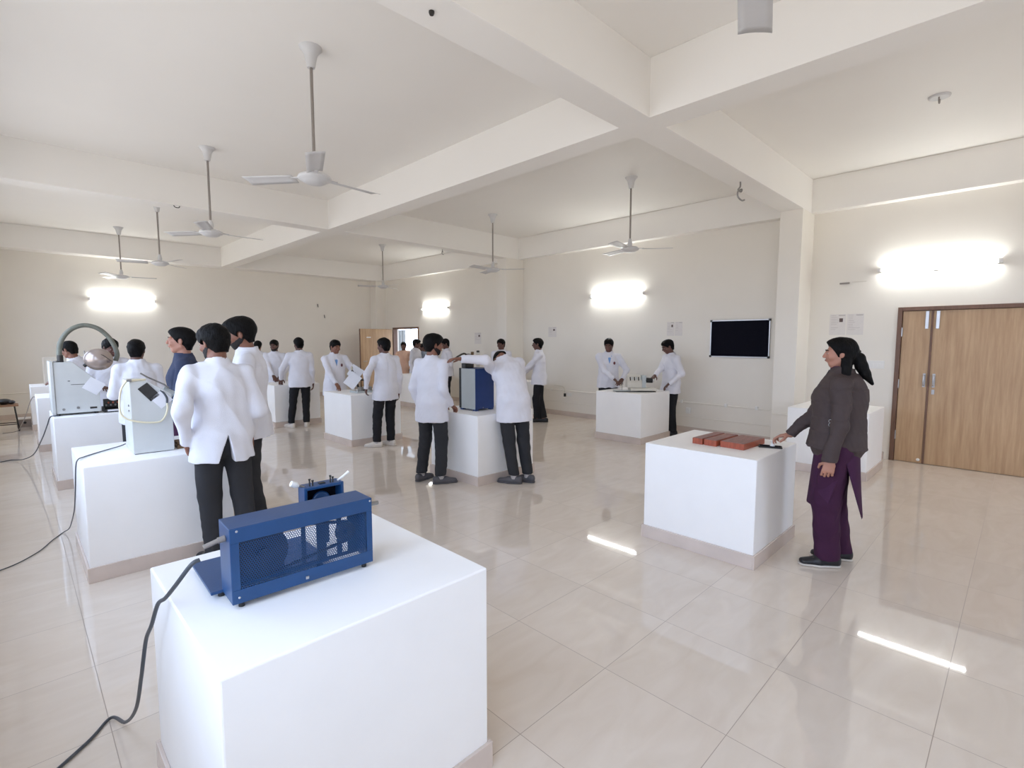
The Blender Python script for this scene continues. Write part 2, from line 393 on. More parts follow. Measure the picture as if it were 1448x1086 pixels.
tag(cu.build('roller_shutter', M['curtain']), 'grey folding shutter in the corridor beyond the doorway', 'shutter')

# ------------------------------------------------------------------ work benches
BENCH_H = 0.80
benches = [
 (.32, 1.37, 1.22, 2.26, 'white plastered bench in the foreground under the blue perforated machine'),
 (.29, 4.38, 1.19, 5.28, 'white plastered bench under the grey machine with the cream hose'),
 (.28, 7.40, 1.18, 8.28, 'white plastered bench under the grey machine with the goose-neck'),
 (.22, 10.15, 1.12, 11.0, 'white plastered bench just behind the goose-neck machine, next to the reaching hand'),
 (.20, 12.7, 1.10, 13.55, 'white plastered bench nearest the stool at the far left'),
 (3.71, 1.29, 4.59, 2.18, 'white plastered bench carrying the orange-brown blocks beside the woman'),
 (3.67, 4.27, 4.58, 5.16, 'white plastered bench under the blue and grey box'),
 (3.67, 7.25, 4.55, 8.20, 'white plastered bench with the small metal apparatus and white sheets'),
 (3.46, 9.85, 4.33, 10.75, 'white plastered bench where two students in white coats face each other, behind the foreground pair'),
 (7.03, 1.23, 7.93, 2.10, 'empty white plastered bench behind the woman in the brown jacket'),
 (6.99, 4.20, 7.90, 5.06, 'white plastered bench under the ivory instrument below the wall light'),
 (6.99, 7.15, 7.88, 8.05, 'white plastered bench mostly hidden behind the bending student'),
 (6.97, 10.3, 7.85, 11.15, 'white plastered bench in front of the open far doorway'),
]
BZ = {}
for i, (x0, y0, x1, y1, lab) in enumerate(benches):
    r = empty('work_bench', ((x0 + x1) / 2, (y0 + y1) / 2, 0), 0, lab, 'bench', 'white masonry work benches')
    hx, hy = (x1 - x0) / 2, (y1 - y0) / 2
    b = MB().box(-hx, -hy, .001, hx, hy, BENCH_H).build('bench_body', M['bench'], r, .006)
    s = MB(); t = .014; ph = .105
    s.box(-hx - t, -hy - t, .0, hx + t, -hy - .0003, ph); s.box(-hx - t, hy + .0003, 0, hx + t, hy + t, ph)
    s.box(-hx - t, -hy, 0, -hx - .0003, hy, ph); s.box(hx + .0003, -hy, 0, hx + t, hy, ph)
    s.build('skirting', M['skirt'], r, .002)

# ------------------------------------------------------------------ ceiling fans
def make_fan():
    r = empty('ceiling_fan', (0, 0, 0))
    MB().lathe([(.03, -.155), (.034, -.14), (.05, -.06), (.072, -.02), (.085, -.012), (.088, -.0005)]).build('canopy', M['fan_white'], r)
    MB().cyl((0, 0, -.15), (0, 0, -.93), .0125, 12).build('down_rod', M['grey_rod'], r)
    MB().lathe([(.03, -.97), (.034, -.93), (.022, -.87), (.014, -.86)]).build('lower_canopy', M['fan_white'], r)
    MB().lathe([(.02, -1.055), (.07, -1.052), (.092, -1.04), (.10, -1.03), (.125, -1.022), (.132, -1.008), (.125, -.995), (.10, -.98), (.06, -.968), (.03, -.965)]).build('motor_housing', M['fan_white'], r)
    for k in range(3):
        b = MB(); n = 8; x0, x1 = .17, .60; vs = []
        for i in range(n + 1):
            x = x0 + (x1 - x0) * i / n; wd = .058 + .010 * i / n
            for j in range(5):
                y = -wd + 2 * wd * j / 4; z = -1.0 + .012 * (j - 2) / 2 * 1.1 - .006 * ((j - 2) / 2) ** 2 + .004 * (i / n)
                vs.append((x, y, z))
        fs = []
        for i in range(n):
            for j in range(4): fs.append((i * 5 + j, (i + 1) * 5 + j, (i + 1) * 5 + j + 1, i * 5 + j + 1))
        b.add(vs, fs, True)
        o = b.build('blade', M['fan_white'], r); o.rotation_euler = (0, 0, k * 2 * math.pi / 3)
        so = o.modifiers.new('thick', 'SOLIDIFY'); so.thickness = .003
        a = MB().box(.10, -.022, -1.004, .20, .022, -.996).build('blade_arm', M['fan_white'], o, .002)
    return r
fan0 = make_fan()
fans = [(1.84, 4.15, 247, 2.97, 'ceiling fan nearest above the foreground benches, fully in view'),
        (1.83, 7.11, 246, 2.965, 'second ceiling fan back on the left, before the crossing beam'),
        (1.90, 10.5, 165, 2.85, 'ceiling fan whose rod top is hidden behind the crossing beam'),
        (1.72, 13.3, 232, 2.99, 'farthest left ceiling fan above the left wall light'),
        (6.60, 11.2, 150, 2.98, 'ceiling fan above the open far doorway'),
        (6.50, 7.10, 188, 2.955, 'ceiling fan in the middle of the right bay, above the blue box'),
        (6.46, 4.12, 190, 2.945, 'ceiling fan above the right-hand wall light near the noticeboard'),
        (1.80, .70, 20, 2.98, 'ceiling fan of which only one blade shows at the top edge')]
for i, (x, y, a, hz, lab) in enumerate(fans):
    o = fan0 if i == 0 else copy_tree(fan0)
    zo = ZC
    o.location = (x, y, zo); o.rotation_euler = (0, 0, math.radians(a)); tag(o, lab, 'fan', 'white ceiling fans')
r = empty('fan_rose', (6.45, .73, ZC), 0, 'bare ceiling rose with a hook and no fan', 'ceiling rose')
MB().lathe([(.07, -.018), (.085, -.012), (.088, -.0005)]).build('rose_plate', M['fan_white'], r)
MB().tube(smooth_path([(-.03, 0, -.015), (-.03, 0, -.05), (0, 0, -.065), (.03, 0, -.05), (.03, 0, -.015)], 4), .006, 8).build('hook', M['grey_rod'], r)
# hooks under the crossing beams
def hook(x, y, z, s, lab):
    p = smooth_path([(0, 0, .0), (0, 0, -.05), (-.02, 0, -.08), (.012, 0, -.10), (.015, 0, -.075), (-.022, 0, -.10), (-.018, 0, -.15), (.02, 0, -.185), (.05, 0, -.18)], 5)
    o = MB().tube([(q.x * s, q.y, q.z * s) for q in p], .009 * s ** .5, 8).build('beam_hook', M['steel'], None, 0, (x, y, z)); o.rotation_euler = (0, 0, math.radians(-45))
    tag(o, lab, 'hook')
hook(6.19, 2.47, 3.497, 1.15, 'bent steel hook under the nearer beam, above the noticeboard')
hook(6.39, 8.5, 3.497, .55, 'small steel hook under the farther crossing beam')
o = MB().tube(smooth_path([(-.035, 0, -.005), (-.02, -.02, -.03), (.02, -.02, -.03), (.035, 0, -.005)], 4), .006, 6).build('beam_hook', M['dark_steel'], None, 0, (1.74, 8.34, 3.497)); tag(o, 'tiny dark hook on the farther beam, left part', 'hook')
o = MB().lathe([(.012, -.02), (.016, -.01), (.016, 0)], n=12).build('ceiling_stud', M['dark_steel'], None, 0, (1.80, 2.47, ZB + .0005)); tag(o, 'small dark stud in the nearer crossing beam', 'stud')

# ------------------------------------------------------------------ tube lights
def tube_light(x, y, z, rz, lab, L=1.2):
    r = empty('tube_light', (x, y, z), rz, lab, 'wall light', 'lit tube lights on the walls')      # local: x along the wall, -y into the room
    MB().box(-L / 2, -.028, -.024, L / 2, -.001, .022).build('batten', M['white_plastic'], r, .004)
    for s in (-1, 1): MB().box(s * L / 2 - .02, -.068, -.024, s * L / 2 + .02, -.001, .022).build('end_cap', M['white_plastic'], r, .004)
    MB().cyl((-L / 2 + .02, -.048, -.001), (L / 2 - .02, -.048, -.001), .0165, 16).build('lit_tube', M['tube'], r)
    MB().lathe([(.012, -.06), (.03, -.055), (.034, -.04), (.02, -.025), (.01, -.02)], (0, -.03, -.006)).build('starter_holder', M['white_plastic'], r)
tube_light(XR, .88, 2.605, -math.pi / 2, 'lit tube light on the wall above the big double door', 1.2)
tube_light(XR, 5.74, 2.54, -math.pi / 2, 'lit tube light between the wall columns, above two students')
tube_light(XR, 11.76, 2.54, -math.pi / 2, 'lit tube light on the wall right of the far doorway')
tube_light(1.91, YF, 2.575, 0, 'lit tube light on the far end wall at left')

# ------------------------------------------------------------------ things on the walls
def wall_thing(name, y, z, lab, cat, group=None):
    return empty(name, (XR, y, z), -math.pi / 2, lab, cat, group)     # local x runs towards -Y, -y into the room
r = wall_thing('noticeboard', 3.345, 1.675, 'black noticeboard in an aluminium frame on the wall', 'noticeboard')
W2, H2 = .465, .292
MB().box(-W2, -.018, -H2, W2, -.001, H2).build('felt_panel', M['board_black'], r)
f = MB(); t = .016
f.box(-W2 - t, -.026, -H2 - t, -W2, -.0005, H2 + t); f.box(W2, -.026, -H2 - t, W2 + t, -.0005, H2 + t)
f.box(-W2, -.026, H2, W2, -.0005, H2 + t); f.box(-W2, -.026, -H2 - t, W2, -.0005, -H2)
f.build('board_frame', M['alu'], r, .003)
for sx in (-1, 1):
    for sz in (-1, 1): MB().cbox((sx * (W2 + .006), -.018, sz * (H2 + .006)), (.036, .03, .036)).build('corner_cap', M['dark_steel'], r, .006)

def poster(y, z, wd, ht, lab, two=False, stars=True):
    r = wall_thing('paper_notice', y, z, lab, 'notice', 'printed notices on the wall')
    p = MB(); ws = [(-wd / 2, wd / 2)] if not two else [(-wd / 2, -.006), (.006, wd / 2)]
    for a, b in ws: p.box(a, -.002, -ht / 2, b, -.0004, ht / 2)
    p.build('sheet', M['poster'], r)
    a, b = ws[0]; cw = b - a
    MB().box(a + cw * .60, -.0032, ht * .12, a + cw * .82, -.0022, ht * .30).build('printed_picture', M['photo'], r)
    q = MB(); rnd = random.Random(int(y * 100))
    for a, b in ws:
        z0 = ht * .44
        for k in range(9):
            if rnd.random() < .25: z0 -= ht * .07; continue
            x1 = a + (b - a) * rnd.uniform(.35, .55 if z0 > 0 else .9)
            q.box(a + (b - a) * .1, -.003, z0 - ht * .012, x1, -.0022, z0); z0 -= ht * .085
        q.box(a + (b - a) * .55, -.003, ht * .42, b - (b - a) * .05, -.0022, ht * .455)
    q.build('printed_lines', M['print'], r)
poster(1.845, 1.875, .42, .30, 'pair of faint printed sheets on the wall above the woman', True)
poster(4.50, 1.855, .30, .25, 'faint printed sheet on the wall left of the noticeboard', True)
poster(7.42, 1.83, .24, .22, 'small printed sheet on the wall near the farther column')
poster(9.95, 1.70, .26, .29, 'small printed sheet on the wall beyond the farther column')
r = wall_thing('switch_board', 1.475, 1.31, 'white switch plate on the wall between woman and double door', 'switch board')
MB().box(-.12, -.012, -.055, .11, -.0005, .055).build('switch_plate', M['white_plastic'], r, .004)
for k, xx in enumerate((-.07, -.02, .02, .06)): MB().box(xx - .012, -.018, -.02, xx + .012, -.0125, .02).build('switch', M['white_plastic'], r, .002)
MB().lathe([(.016, 0), (.018, .012), (.014, .03)], (-.10, -.03, -.0)).build('plug', M['black'], r)
MB().tube(smooth_path([(-.10, -.03, 0), (-.102, -.034, -.03), (-.112, -.03, -.055)], 4), .004, 8).build('plug_wire', M['black'], r)
r = wall_thing('wall_bracket', 1.93, 2.46, 'small grey metal strip on the wall below the crossing beam', 'bracket')
MB().box(-.02, -.02, -.01, .10, -.0005, .012).build('strip', M['grey_rod'], r, .003)
MB().cyl((.13, -.004, .012), (.30, -.004, .016), .003, 6).build('wire', M['ivory'], r)
r = wall_thing('power_socket', 6.92, .47, 'white socket plate low on the wall behind a student, with plug', 'socket')
MB().box(-.06, -.012, -.03, .06, -.0005, .035).build('socket_plate', M['white_plastic'], r, .003)
MB().box(-.13, -.04, -.05, -.09, -.001, .02).build('plug', M['black'], r, .004)
MB().tube(smooth_path([(-.11, -.03, .01), (-.12, -.03, .13), (-.20, -.02, .17), (-.42, -.02, .18)], 6), .005, 8).build('plug_wire', M['ivory'], r)
r = wall_thing('power_socket', 4.18, .40, 'white round-cornered socket low on the wall beside a student', 'socket')
MB().box(-.05, -.035, -.06, .04, -.0005, .05).build('socket_box', M['white_plastic'], r, .012)
for (x, z) in ((6.52, 2.71), (6.71, 2.40)):
    o = MB().tube([(0, 0, 0), (.0, -.015, -.03), (.01, -.01, -.09)], .009, 6).build('wall_hook', M['dark_steel'], None, 0, (x, YF - .012, z))
    tag(o, 'tiny dark hook %s on the far end wall' % ('left' if x < 6.6 else 'right and lower'), 'hook')

# ------------------------------------------------------------------ foreground blue machine
TOP = BENCH_H + .0005
r = empty('perforated_belt_machine', (.446, 1.700, TOP), -.036, 'blue perforated belt-guard machine with white levers on the foreground bench', 'machine')
L, D, H = .478, .132, .245; z0 = .018
pf = MB()       # perforated front sheet: hexagonal cells with hexagonal holes
p_ = .0076; rin = .0032; rows = int((.150) / (p_ * .866)); colsN = int(.425 / p_)
for j in range(rows + 1):
    for i in range(colsN + 1):
        cx = .027 + i * p_ + (p_ / 2 if j % 2 else 0); cz = z0 + .046 + j * p_ * .866
        ro = p_ / math.sqrt(3); vs = []
        for k in range(6):
            a = math.radians(30 + 60 * k); vs.append((cx + ro * math.cos(a), .0015, cz + ro * math.sin(a)))
        for k in range(6):
            a = math.radians(30 + 60 * k); vs.append((cx + rin * math.cos(a), .0015, cz + rin * math.sin(a)))
        pf.add(vs, [(k, (k + 1) % 6, (k + 1) % 6 + 6, k + 6) for k in range(6)])
o = pf.build('perforated_guard', M['blue'], r); so = o.modifiers.new('thick', 'SOLIDIFY'); so.thickness = .001
g_ = MB()
g_.box(0, 0, z0, L, .003, z0 + .045); g_.box(0, 0, z0 + H - .048, L, .003, z0 + H)
g_.box(0, 0, z0 + .045, .026, .003, z0 + H - .048); g_.box(L - .022, 0, z0 + .045, L, .003, z0 + H - .048)
g_.box(0, .0032, z0 + H - .003, L, D, z0 + H); g_.box(0, .0032, z0, .003, D, z0 + H - .003); g_.box(L - .003, .0032, z0, L, D, z0 + H - .003)
g_.build('guard_housing', M['blue'], r, .0015)
bk = MB()      # open back: posts and rails of the cabinet
bk.box(.003, D - .004, z0 + .0, L - .003, D - .001, z0 + .012); bk.box(.003, D - .004, z0 + H - .015, L - .003, D - .001, z0 + H - .003)
for a, b in ((.003, .20), (.262, .278), (.318, .355), (.395, .415), (.438, .475)): bk.box(a, D - .004, z0 + .012, b, D - .001, z0 + H - .015)
bk.build('back_panel', M['blue_in'], r)
pu = MB().cyl((.105, .05, z0 + .125), (.105, .075, z0 + .125), .085, 40); pu.cyl((.105, .03, z0 + .125), (.105, .10, z0 + .125), .018, 20)
pu.build('drive_pulley', M['dark_steel'], r)
pu = MB().cyl((.40, .05, z0 + .12), (.40, .075, z0 + .12), .035, 30); pu.cyl((.40, .03, z0 + .12), (.40, .10, z0 + .12), .012, 16)
pu.build('driven_pulley', M['dark_steel'], r)
MB().tube([(.12, .062, z0 + .21), (.41, .062, z0 + .155)], .006, 8).tube([(.13, .062, z0 + .042), (.405, .062, z0 + .085)], .006, 8).build('belt', M['black'], r)
for k in range(3): MB().ell((.02 + .45 * (k % 2), -.001, z0 + (.235 if k < 2 else .02)), (.004, .002, .004), 10, 6).build('screw', M['alu'], r)
MB().cbox((.232, -.003, z0 + .018), (.011, .005, .011)).build('latch', M['alu'], r, .002)
MB().box(-.035, .12, z0 - .002, .36, .42, z0 + .008).build('base_plate', M['blue'], r, .002)
for x, y in ((.0, .14), (.33, .14), (.0, .40), (.33, .40)): MB().cyl((x, y, 0), (x, y, z0 - .002), .011, 12).build('foot', M['black'], r)
for x in (.03, .45): MB().cyl((x, .02, 0), (x, .02, z0), .009, 12).build('foot', M['black'], r)
MB().tube([(-.002, .05, z0 + .205), (-.022, .05, z0 + .202)], .010, 12).tube([(-.022, .05, z0 + .202), (-.062, .05, z0 + .192)], .0075, 12).build('cable_plug', M['grey_rod'], r)
MB().tube([(L, .02, z0 + .215), (L + .035, .02, z0 + .215)], .008, 12).build('side_shaft', M['steel'], r)
# rear housing
hb = empty('rear', (0, 0, 0)); bpy.data.objects.remove(hb)
bx0, bx1, by0, by1, bz0, bz1 = .325, .485, .255, .325, z0 + .125, .272
hs = MB()
hs.box(bx0, by1 - .006, bz0, bx1, by1, bz1); hs.box(bx0, by0, bz0, bx0 + .012, by1 - .006, bz1); hs.box(bx1 - .012, by0, bz0, bx1, by1 - .006, bz1)
hs.box(bx0 + .012, by0, bz1 - .012, bx1 - .012, by1 - .006, bz1)
hs = hs.build('rear_housing', M['blue'], r, .004)
MB().box(.385, .27, z0 + .0082, .425, .31, z0 + .125).build('housing_pedestal', M['blue_in'], r, .002)
MB().box(bx0 + .012, by1 - .012, bz0, bx1 - .012, by1 - .0065, bz1 - .0125).build('inner_plate', M['board_black'], hs)
MB().lathe([(.034, .0), (.036, .004), (.036, .012), (.028, .014)], (0, 0, 0)).build('bearing_boss', M['blue'], hs, 0, ((bx0 + bx1) / 2, by1 - .022, bz1 - .07)).rotation_euler = (math.pi / 2, 0, 0)
for x in (bx0 + .028, bx0 + .040, bx1 - .048, bx1 - .038):
    hh = .025 if x in (bx0 + .028, bx1 - .048) else .018
    MB().cyl((x, by0 + .02, bz1), (x, by0 + .02, bz1 + hh), .003, 8).cyl((x, by0 + .02, bz1 + hh), (x, by0 + .02, bz1 + hh + .005), .005, 8).build('bolt', M['dark_steel'], hs)
MB().box(bx0 + .068, by0 + .02, bz1, bx0 + .092, by0 + .04, bz1 + .004).build('top_slot', M['black'], hs)
MB().tube([(bx0 + .01, by0 + .03, bz1 - .002), (bx0 - .012, by0 + .03, bz1 + .008)], .005, 8).build('lever_stem', M['steel'], hs)
MB().tube([(bx0 - .012, by0 + .03, bz1 + .006), (bx0 - .022, by0 + .03, bz1 + .013), (bx0 - .040, by0 + .03, bz1 + .022)], [.007, .013, .011], 12).build('lever_knob', M['white_plastic'], hs)
MB().tube([(bx1 - .015, by0 + .03, bz1), (bx1 + .008, by0 + .03, bz1 + .012), (bx1 + .02, by0 + .03, bz1 + .019), (bx1 + .035, by0 + .03, bz1 + .028)], [.004, .0055, .005, .007], 10).build('lever_handle', M['white_plastic'], hs)

# cables
def cable(pts, r_, m, lab, cat='cable'):
    o = MB().tube(smooth_path(pts, 10), r_, 10).build('power_cable', m); return tag(o, lab, cat)
cable([(.375, 1.752, .975), (.352, 1.755, .965), (.315, 1.79, .90), (.30, 1.87, .835), (.287, 1.92, .80), (.278, 2.0, .70), (.272, 2.08, .62), (.264, 2.12, .52), (.26, 2.16, .44), (.255, 2.30, .25), (.24, 2.5, .09), (.21, 2.7, .012), (.12, 2.6, .008), (-.1, 2.4, .008)],
      .0065, M['cable'], 'thick grey cable hanging from the blue machine to the floor')
cable([(.60, 4.98, .83), (.56, 5.0, .812), (.44, 4.90, .806), (.33, 4.76, .806), (.287, 4.66, .808), (.272, 4.64, .76), (.262, 4.66, .6), (.262, 4.9, .4), (.262, 5.3, .2), (.255, 5.6, .06), (.22, 5.7, .008), (.15, 5.55, .008), (.05, 5.3, .008), (-.1, 5.1, .008), (-.3, 5.0, .008)],
      .004, M['cable'], 'thin dark cable from the grey hose machine down to the floor')
cable([(.33, 7.545, .812), (.30, 7.545, .812), (.262, 7.62, .79), (.235, 7.75, .68), (.19, 8.1, .48), (.12, 8.7, .22), (.02, 9.4, .05), (-.12, 9.7, .008), (-.35, 9.5, .008)],
      .006, M['cable'], 'grey cable sagging from the goose-neck machine to the floor')
cable([(.20, 10.3, .81), (.185, 10.4, .80), (.15, 10.6, .70), (.10, 11.2, .45), (.04, 12.0, .2), (-.02, 12.5, .04), (-.2, 12.6, .01)], .006, M['grey_rod'],
      'pale cable hanging beside the benches near the stool')

# ------------------------------------------------------------------ grey machine with the cream hose (second bench)
r = empty('hose_machine', (.600, 4.604, TOP), -.03, 'pale grey sloped-top machine with a cream hose, beside the back-turned student', 'machine')
MB().prism([(0, .004), (.256, .004), (.256, .44), (.105, .545), (0, .545)], 0, .44).build('cabinet', M['grey_mach'], r, .004)
MB().prism([(.008, 0), (.25, 0), (.25, .0038), (.008, .0038)], .01, .43).build('rubber_strip', M['black'], r)
MB().tube(smooth_path([(-.015, -.018, .556), (-.05, -.022, .50), (-.065, -.024, .42), (-.065, -.024, .33), (-.035, -.024, .28), (.03, -.022, .25), (.10, -.02, .235), (.17, -.02, .235), (.205, -.018, .275), (.222, -.016, .33), (.222, -.014, .372)], 8), .0065, 10).build('hose', M['hose'], r)
MB().tube(smooth_path([(.222, -.014, .372), (.222, -.012, .41), (.205, -.006, .45), (.185, .0, .468)], 6), .0075, 10).build('hose_end', M['cable'], r)
MB().cyl((-.02, -.018, .555), (.10, .02, .556), .008, 10).build('top_pipe', M['hose'], r)
MB().box(-.02, -.025, .547, .012, .02, .566).build('clamp', M['steel'], r, .003)
o = MB().box(0, -.004, 0, .075, .0, .125).build('dark_flap', M['dark_steel'], r, .002); o.location = (.105, -.003, .535); o.rotation_euler = (0, math.radians(142), 0)
o = MB().box(0, -.003, 0, .10, -.0005, .105).build('paper_sheet', M['paper'], r); o.location = (.195, -.004, .475); o.rotation_euler = (0, math.radians(140), 0)
MB().tube([(.08, .10, .60), (.12, .10, .57), (.24, .18, .50), (.27, .20, .47)], .006, 8).build('control_lever', M['steel'], r)
MB().cyl((.23, .22, .455), (.30, .22, .41), .03, 16).build('glass_cup', M['grey_panel'], r)
for (x, z) in ((.02, .32), (.02, .36)): MB().cyl((-.001, .1, z), (-.006, .1, z), .008, 10).build('screw', M['steel'], r)
tag(MB().box(.88, 4.62, TOP, .97, 4.80, TOP + .03).box(.885, 4.64, TOP + .0302, .96, 4.78, TOP + .05).build('small_vise', M['brown'], None, .004), 'small worn brown block between the hose machine and the student', 'block')

# ------------------------------------------------------------------ goose-neck machine (third bench)
r = empty('gooseneck_machine', (.315, 7.572, TOP), 0, 'large pale grey cabinet machine with a curved goose-neck pipe and polished head', 'machine')
MB().prism([(0, .022), (.39, .022), (.39, .37), (.17, .60), (0, .60)], 0, .42).build('cabinet', M['grey_mach'], r, .006)
MB().box(-.03, -.012, .015, -.0005, .43, .612).build('side_panel', M['grey_mach'], r, .004)
for x in (.02, .35):
    for y in (.03, .38): MB().cyl((x, y, 0), (x, y, .0215), .018, 12).build('foot', M['black'], r)
for x, z in ((.065, .07), (.19, .08)): MB().cyl((x, 0, z), (x, -.004, z), .014, 14).build('screw_cap', M['steel'], r)
o = MB().box(-.032, -.003, -.011, .032, -.0005, .011).build('maker_badge', M['dark_steel'], r, .003); o.location = (.325, 0, .07)
MB().box(.14, -.003, .345, .26, -.0005, .350).build('vent_slot', M['dark_steel'], r)
MB().box(.115, -.003, .385, .135, -.0005, .393).build('vent_slot', M['dark_steel'], r)
o = MB().box(-.08, -.003, -.075, .08, -.0005, .075).build('paper_sheet', M['paper'], r); o.location = (.34, -.003, .32); o.rotation_euler = (0, math.radians(36), 0)
MB().cyl((.03, .12, .60), (.03, .12, .615), .02, 12).build('screw_cap', M['steel'], r)
gp = smooth_path([(.072, .13, .60), (.068, .13, .70), (.085, .13, .82), (.135, .13, .92), (.21, .13, .99), (.31, .13, 1.022), (.42, .13, .99), (.51, .13, .90), (.565, .13, .79), (.59, .13, .68), (.57, .13, .60)], 8)
MB().tube(gp, .025, 16).build('gooseneck_pipe', M['goose'], r)
MB().cyl((.072, .13, .598), (.072, .13, .68), .029, 16).build('pipe_collar', M['dark_steel'], r)
Rm = Matrix.Rotation(math.radians(14), 3, 'Y')
hd = MB().ell((.405, .06, .625), (.138, .11, .128), 28, 16, Rm).build('polished_head', M['chrome'], r)
MB().tube([(.31, .055, .68), (.36, -.01, .70), (.44, -.042, .675), (.52, -.02, .60)], .004, 8).build('seam_ring', M['dark_steel'], hd)
MB().tube([(.27, .08, .55), (.32, .07, .585)], [.018, .026], 14).build('head_joint', M['black'], r)
MB().box(.47, -.046, .585, .50, -.040, .612).build('sticker', M['photo'], hd)
# tray beside it
r = empty('specimen_tray', (.735, 7.56, TOP), 0, 'dark open tray with coloured parts beside the goose-neck machine', 'tray')
tr = MB(); tr.box(0, 0, 0, .17, .28, .012); tr.box(0, 0, .0122, .006, .28, .05); tr.box(.164, 0, .0122, .17, .28, .05); tr.box(.0062, .274, .0122, .1638, .28, .05)
tr.build('tray_body', M['black'], r)
MB().box(.006, .12, .05, .164, .15, .15).build('parts_rack', M['dark_steel'], r, .003)
for k in range(6): MB().ell((.03 + .022 * k, .11, .075 + .03 * (k % 2)), (.010, .008, .012), 8, 6).build('small_part', M['brick' if k % 2 else 'steel'], r)
MB().box(.03, .0, .0125, .13, .06, .028).build('white_block', M['paper'], r, .002)

# ------------------------------------------------------------------ far left bench group
r = empty('wooden_frame_panel', (.55, 13.15, TOP), 0, 'pale framed board standing on the far left bench', 'board')
MB().box(-.12, 0, .01, .20, .012, .52).build('board_panel', M['ivory'], r)
MB().box(-.145, -.006, 0, -.121, .02, .53).build('board_edge', M['beige_lid'], r); MB().box(-.12, -.006, .521, .22, .02, .535).build('board_edge', M['beige_lid'], r)
r = empty('rod_stand', (.86, 10.6, TOP), 0, 'thin upright rod stand with a cross bar behind the goose-neck', 'stand')
MB().box(-.08, -.06, 0, .08, .06, .015).build('stand_base', M['dark_steel'], r, .003)
MB().cyl((-.03, 0, .015), (-.03, 0, .68), .008, 10).build('upright_rod', M['steel'], r)
MB().cyl((-.13, -.02, .53), (.12, -.02, .53), .008, 10).build('cross_bar', M['dark_steel'], r)
MB().cbox((-.03, -.01, .52), (.03, .04, .03)).build('rod_clamp', M['steel'], r, .003)
r = empty('stool', (-.13, 12.95, 0), 0, 'four-legged wooden-topped stool against the far left', 'stool')
MB().box(-.19, -.16, .455, .16, .16, .485).build('seat', M['stool_wood'], r, .004)
for sx in (-1, 1):
    for sy in (-1, 1):
        MB().tube([(sx * .12 - .015, sy * .11, .455), (sx * .16 - .015, sy * .15, .0)], .011, 8).build('leg', M['dark_steel'], r)
for sy in (-1, 1): MB().cyl((-.165, sy * .145, .13), (.135, sy * .145, .13), .008, 8).build('stretcher', M['dark_steel'], r)
bg = MB().ell((-.16, 12.95, .541), (.11, .12, .052), 20, 12).ell((-.06, 12.93, .526), (.055, .10, .036), 16, 10).build('dark_bag', M['black'], None); tag(bg, 'dark cloth bag lying on the stool at far left', 'bag')
r = empty('carton', (.10, 13.45, 0), 0, 'low grey carton with a round hole on the floor by the stool', 'box')
MB().box(-.11, -.15, 0, .085, .12, .145).build('carton_body', M['carton'], r, .004); MB().box(-.12, -.16, .1455, .09, .13, .165).build('lid', M['beige_lid'], r, .003)
MB().cyl((.0, -.151, .085), (.0, -.1505, .085), .022, 16).build('hole', M['black'], r)

# ------------------------------------------------------------------ blue and grey box (central bench)
r = empty('control_cabinet', (3.905, 4.579, TOP), 0, 'upright cabinet with deep blue side and grey front on central bench', 'cabinet')
MB().box(0.002, 0, .02, .30, .30, .51).build('cabinet_body', M['deep_blue'], r, .004)
MB().box(-.004, .004, .02, .0018, .262, .508).build('grey_door', M['grey_panel'], r, .003)
MB().box(-.006, .264, .02, .0018, .30, .51).build('dark_edge', M['black'], r)
for x, y in ((.03, .03), (.27, .03), (.03, .27), (.27, .27)): MB().box(x - .025, y - .025, 0, x + .025, y + .025, .0198).build('foot', M['deep_blue'], r)
MB().cyl((.12, -.001, .035), (.12, -.004, .035), .006, 10).build('screw', M['steel'], r)
ZT = TOP + .5105
o = MB().box(3.90, 4.80, ZT, 4.10, 4.87, ZT + .15).build('valve_block', M['dark_steel'], None, .008)
bpy.data.objects.remove(o)
r = empty('metal_fittings', (3.92, 4.80, ZT), .2, 'pile of dark metal fittings on top of the blue cabinet', 'fittings')
MB().box(0, -.02, 0, .15, .05, .125).build('fitting_block', M['dark_steel'], r, .01)
MB().tube(smooth_path([(-.20, .02, .10), (-.08, .02, .15), (.02, .02, .175), (.09, .02, .15), (.16, .02, .16)], 6), [.006] * 0 or .011, 10).build('bent_arm', M['dark_steel'], r)
MB().ell((.08, 0, .155), (.035, .03, .022)).build('rounded_cap', M['steel'], r)
r = empty('brass_fitting', (4.055, 4.80, ZT + .0005), 0, 'small brass cylinder standing on the blue cabinet', 'fitting')
bpy.data.objects.remove(r)
r = empty('brass_fitting', (4.085, 4.845, ZT), 0, 'small brown cylinder standing on the blue cabinet', 'fitting')
MB().lathe([(.018, 0), (.018, .13), (.010, .135), (.010, .15), (.019, .155), (.019, .195)]).build('stem', M['brown'], r)
r = empty('glass_jar', (4.165, 4.83, ZT), 0, 'small pale jar standing at the edge of the blue cabinet', 'jar')
MB().lathe([(.022, 0), (.024, .17), (.017, .185)]).build('jar_body', M['ivory'], r); MB().lathe([(.019, .185), (.02, .205), (.012, .21)]).build('lid', M['dark_steel'], r)

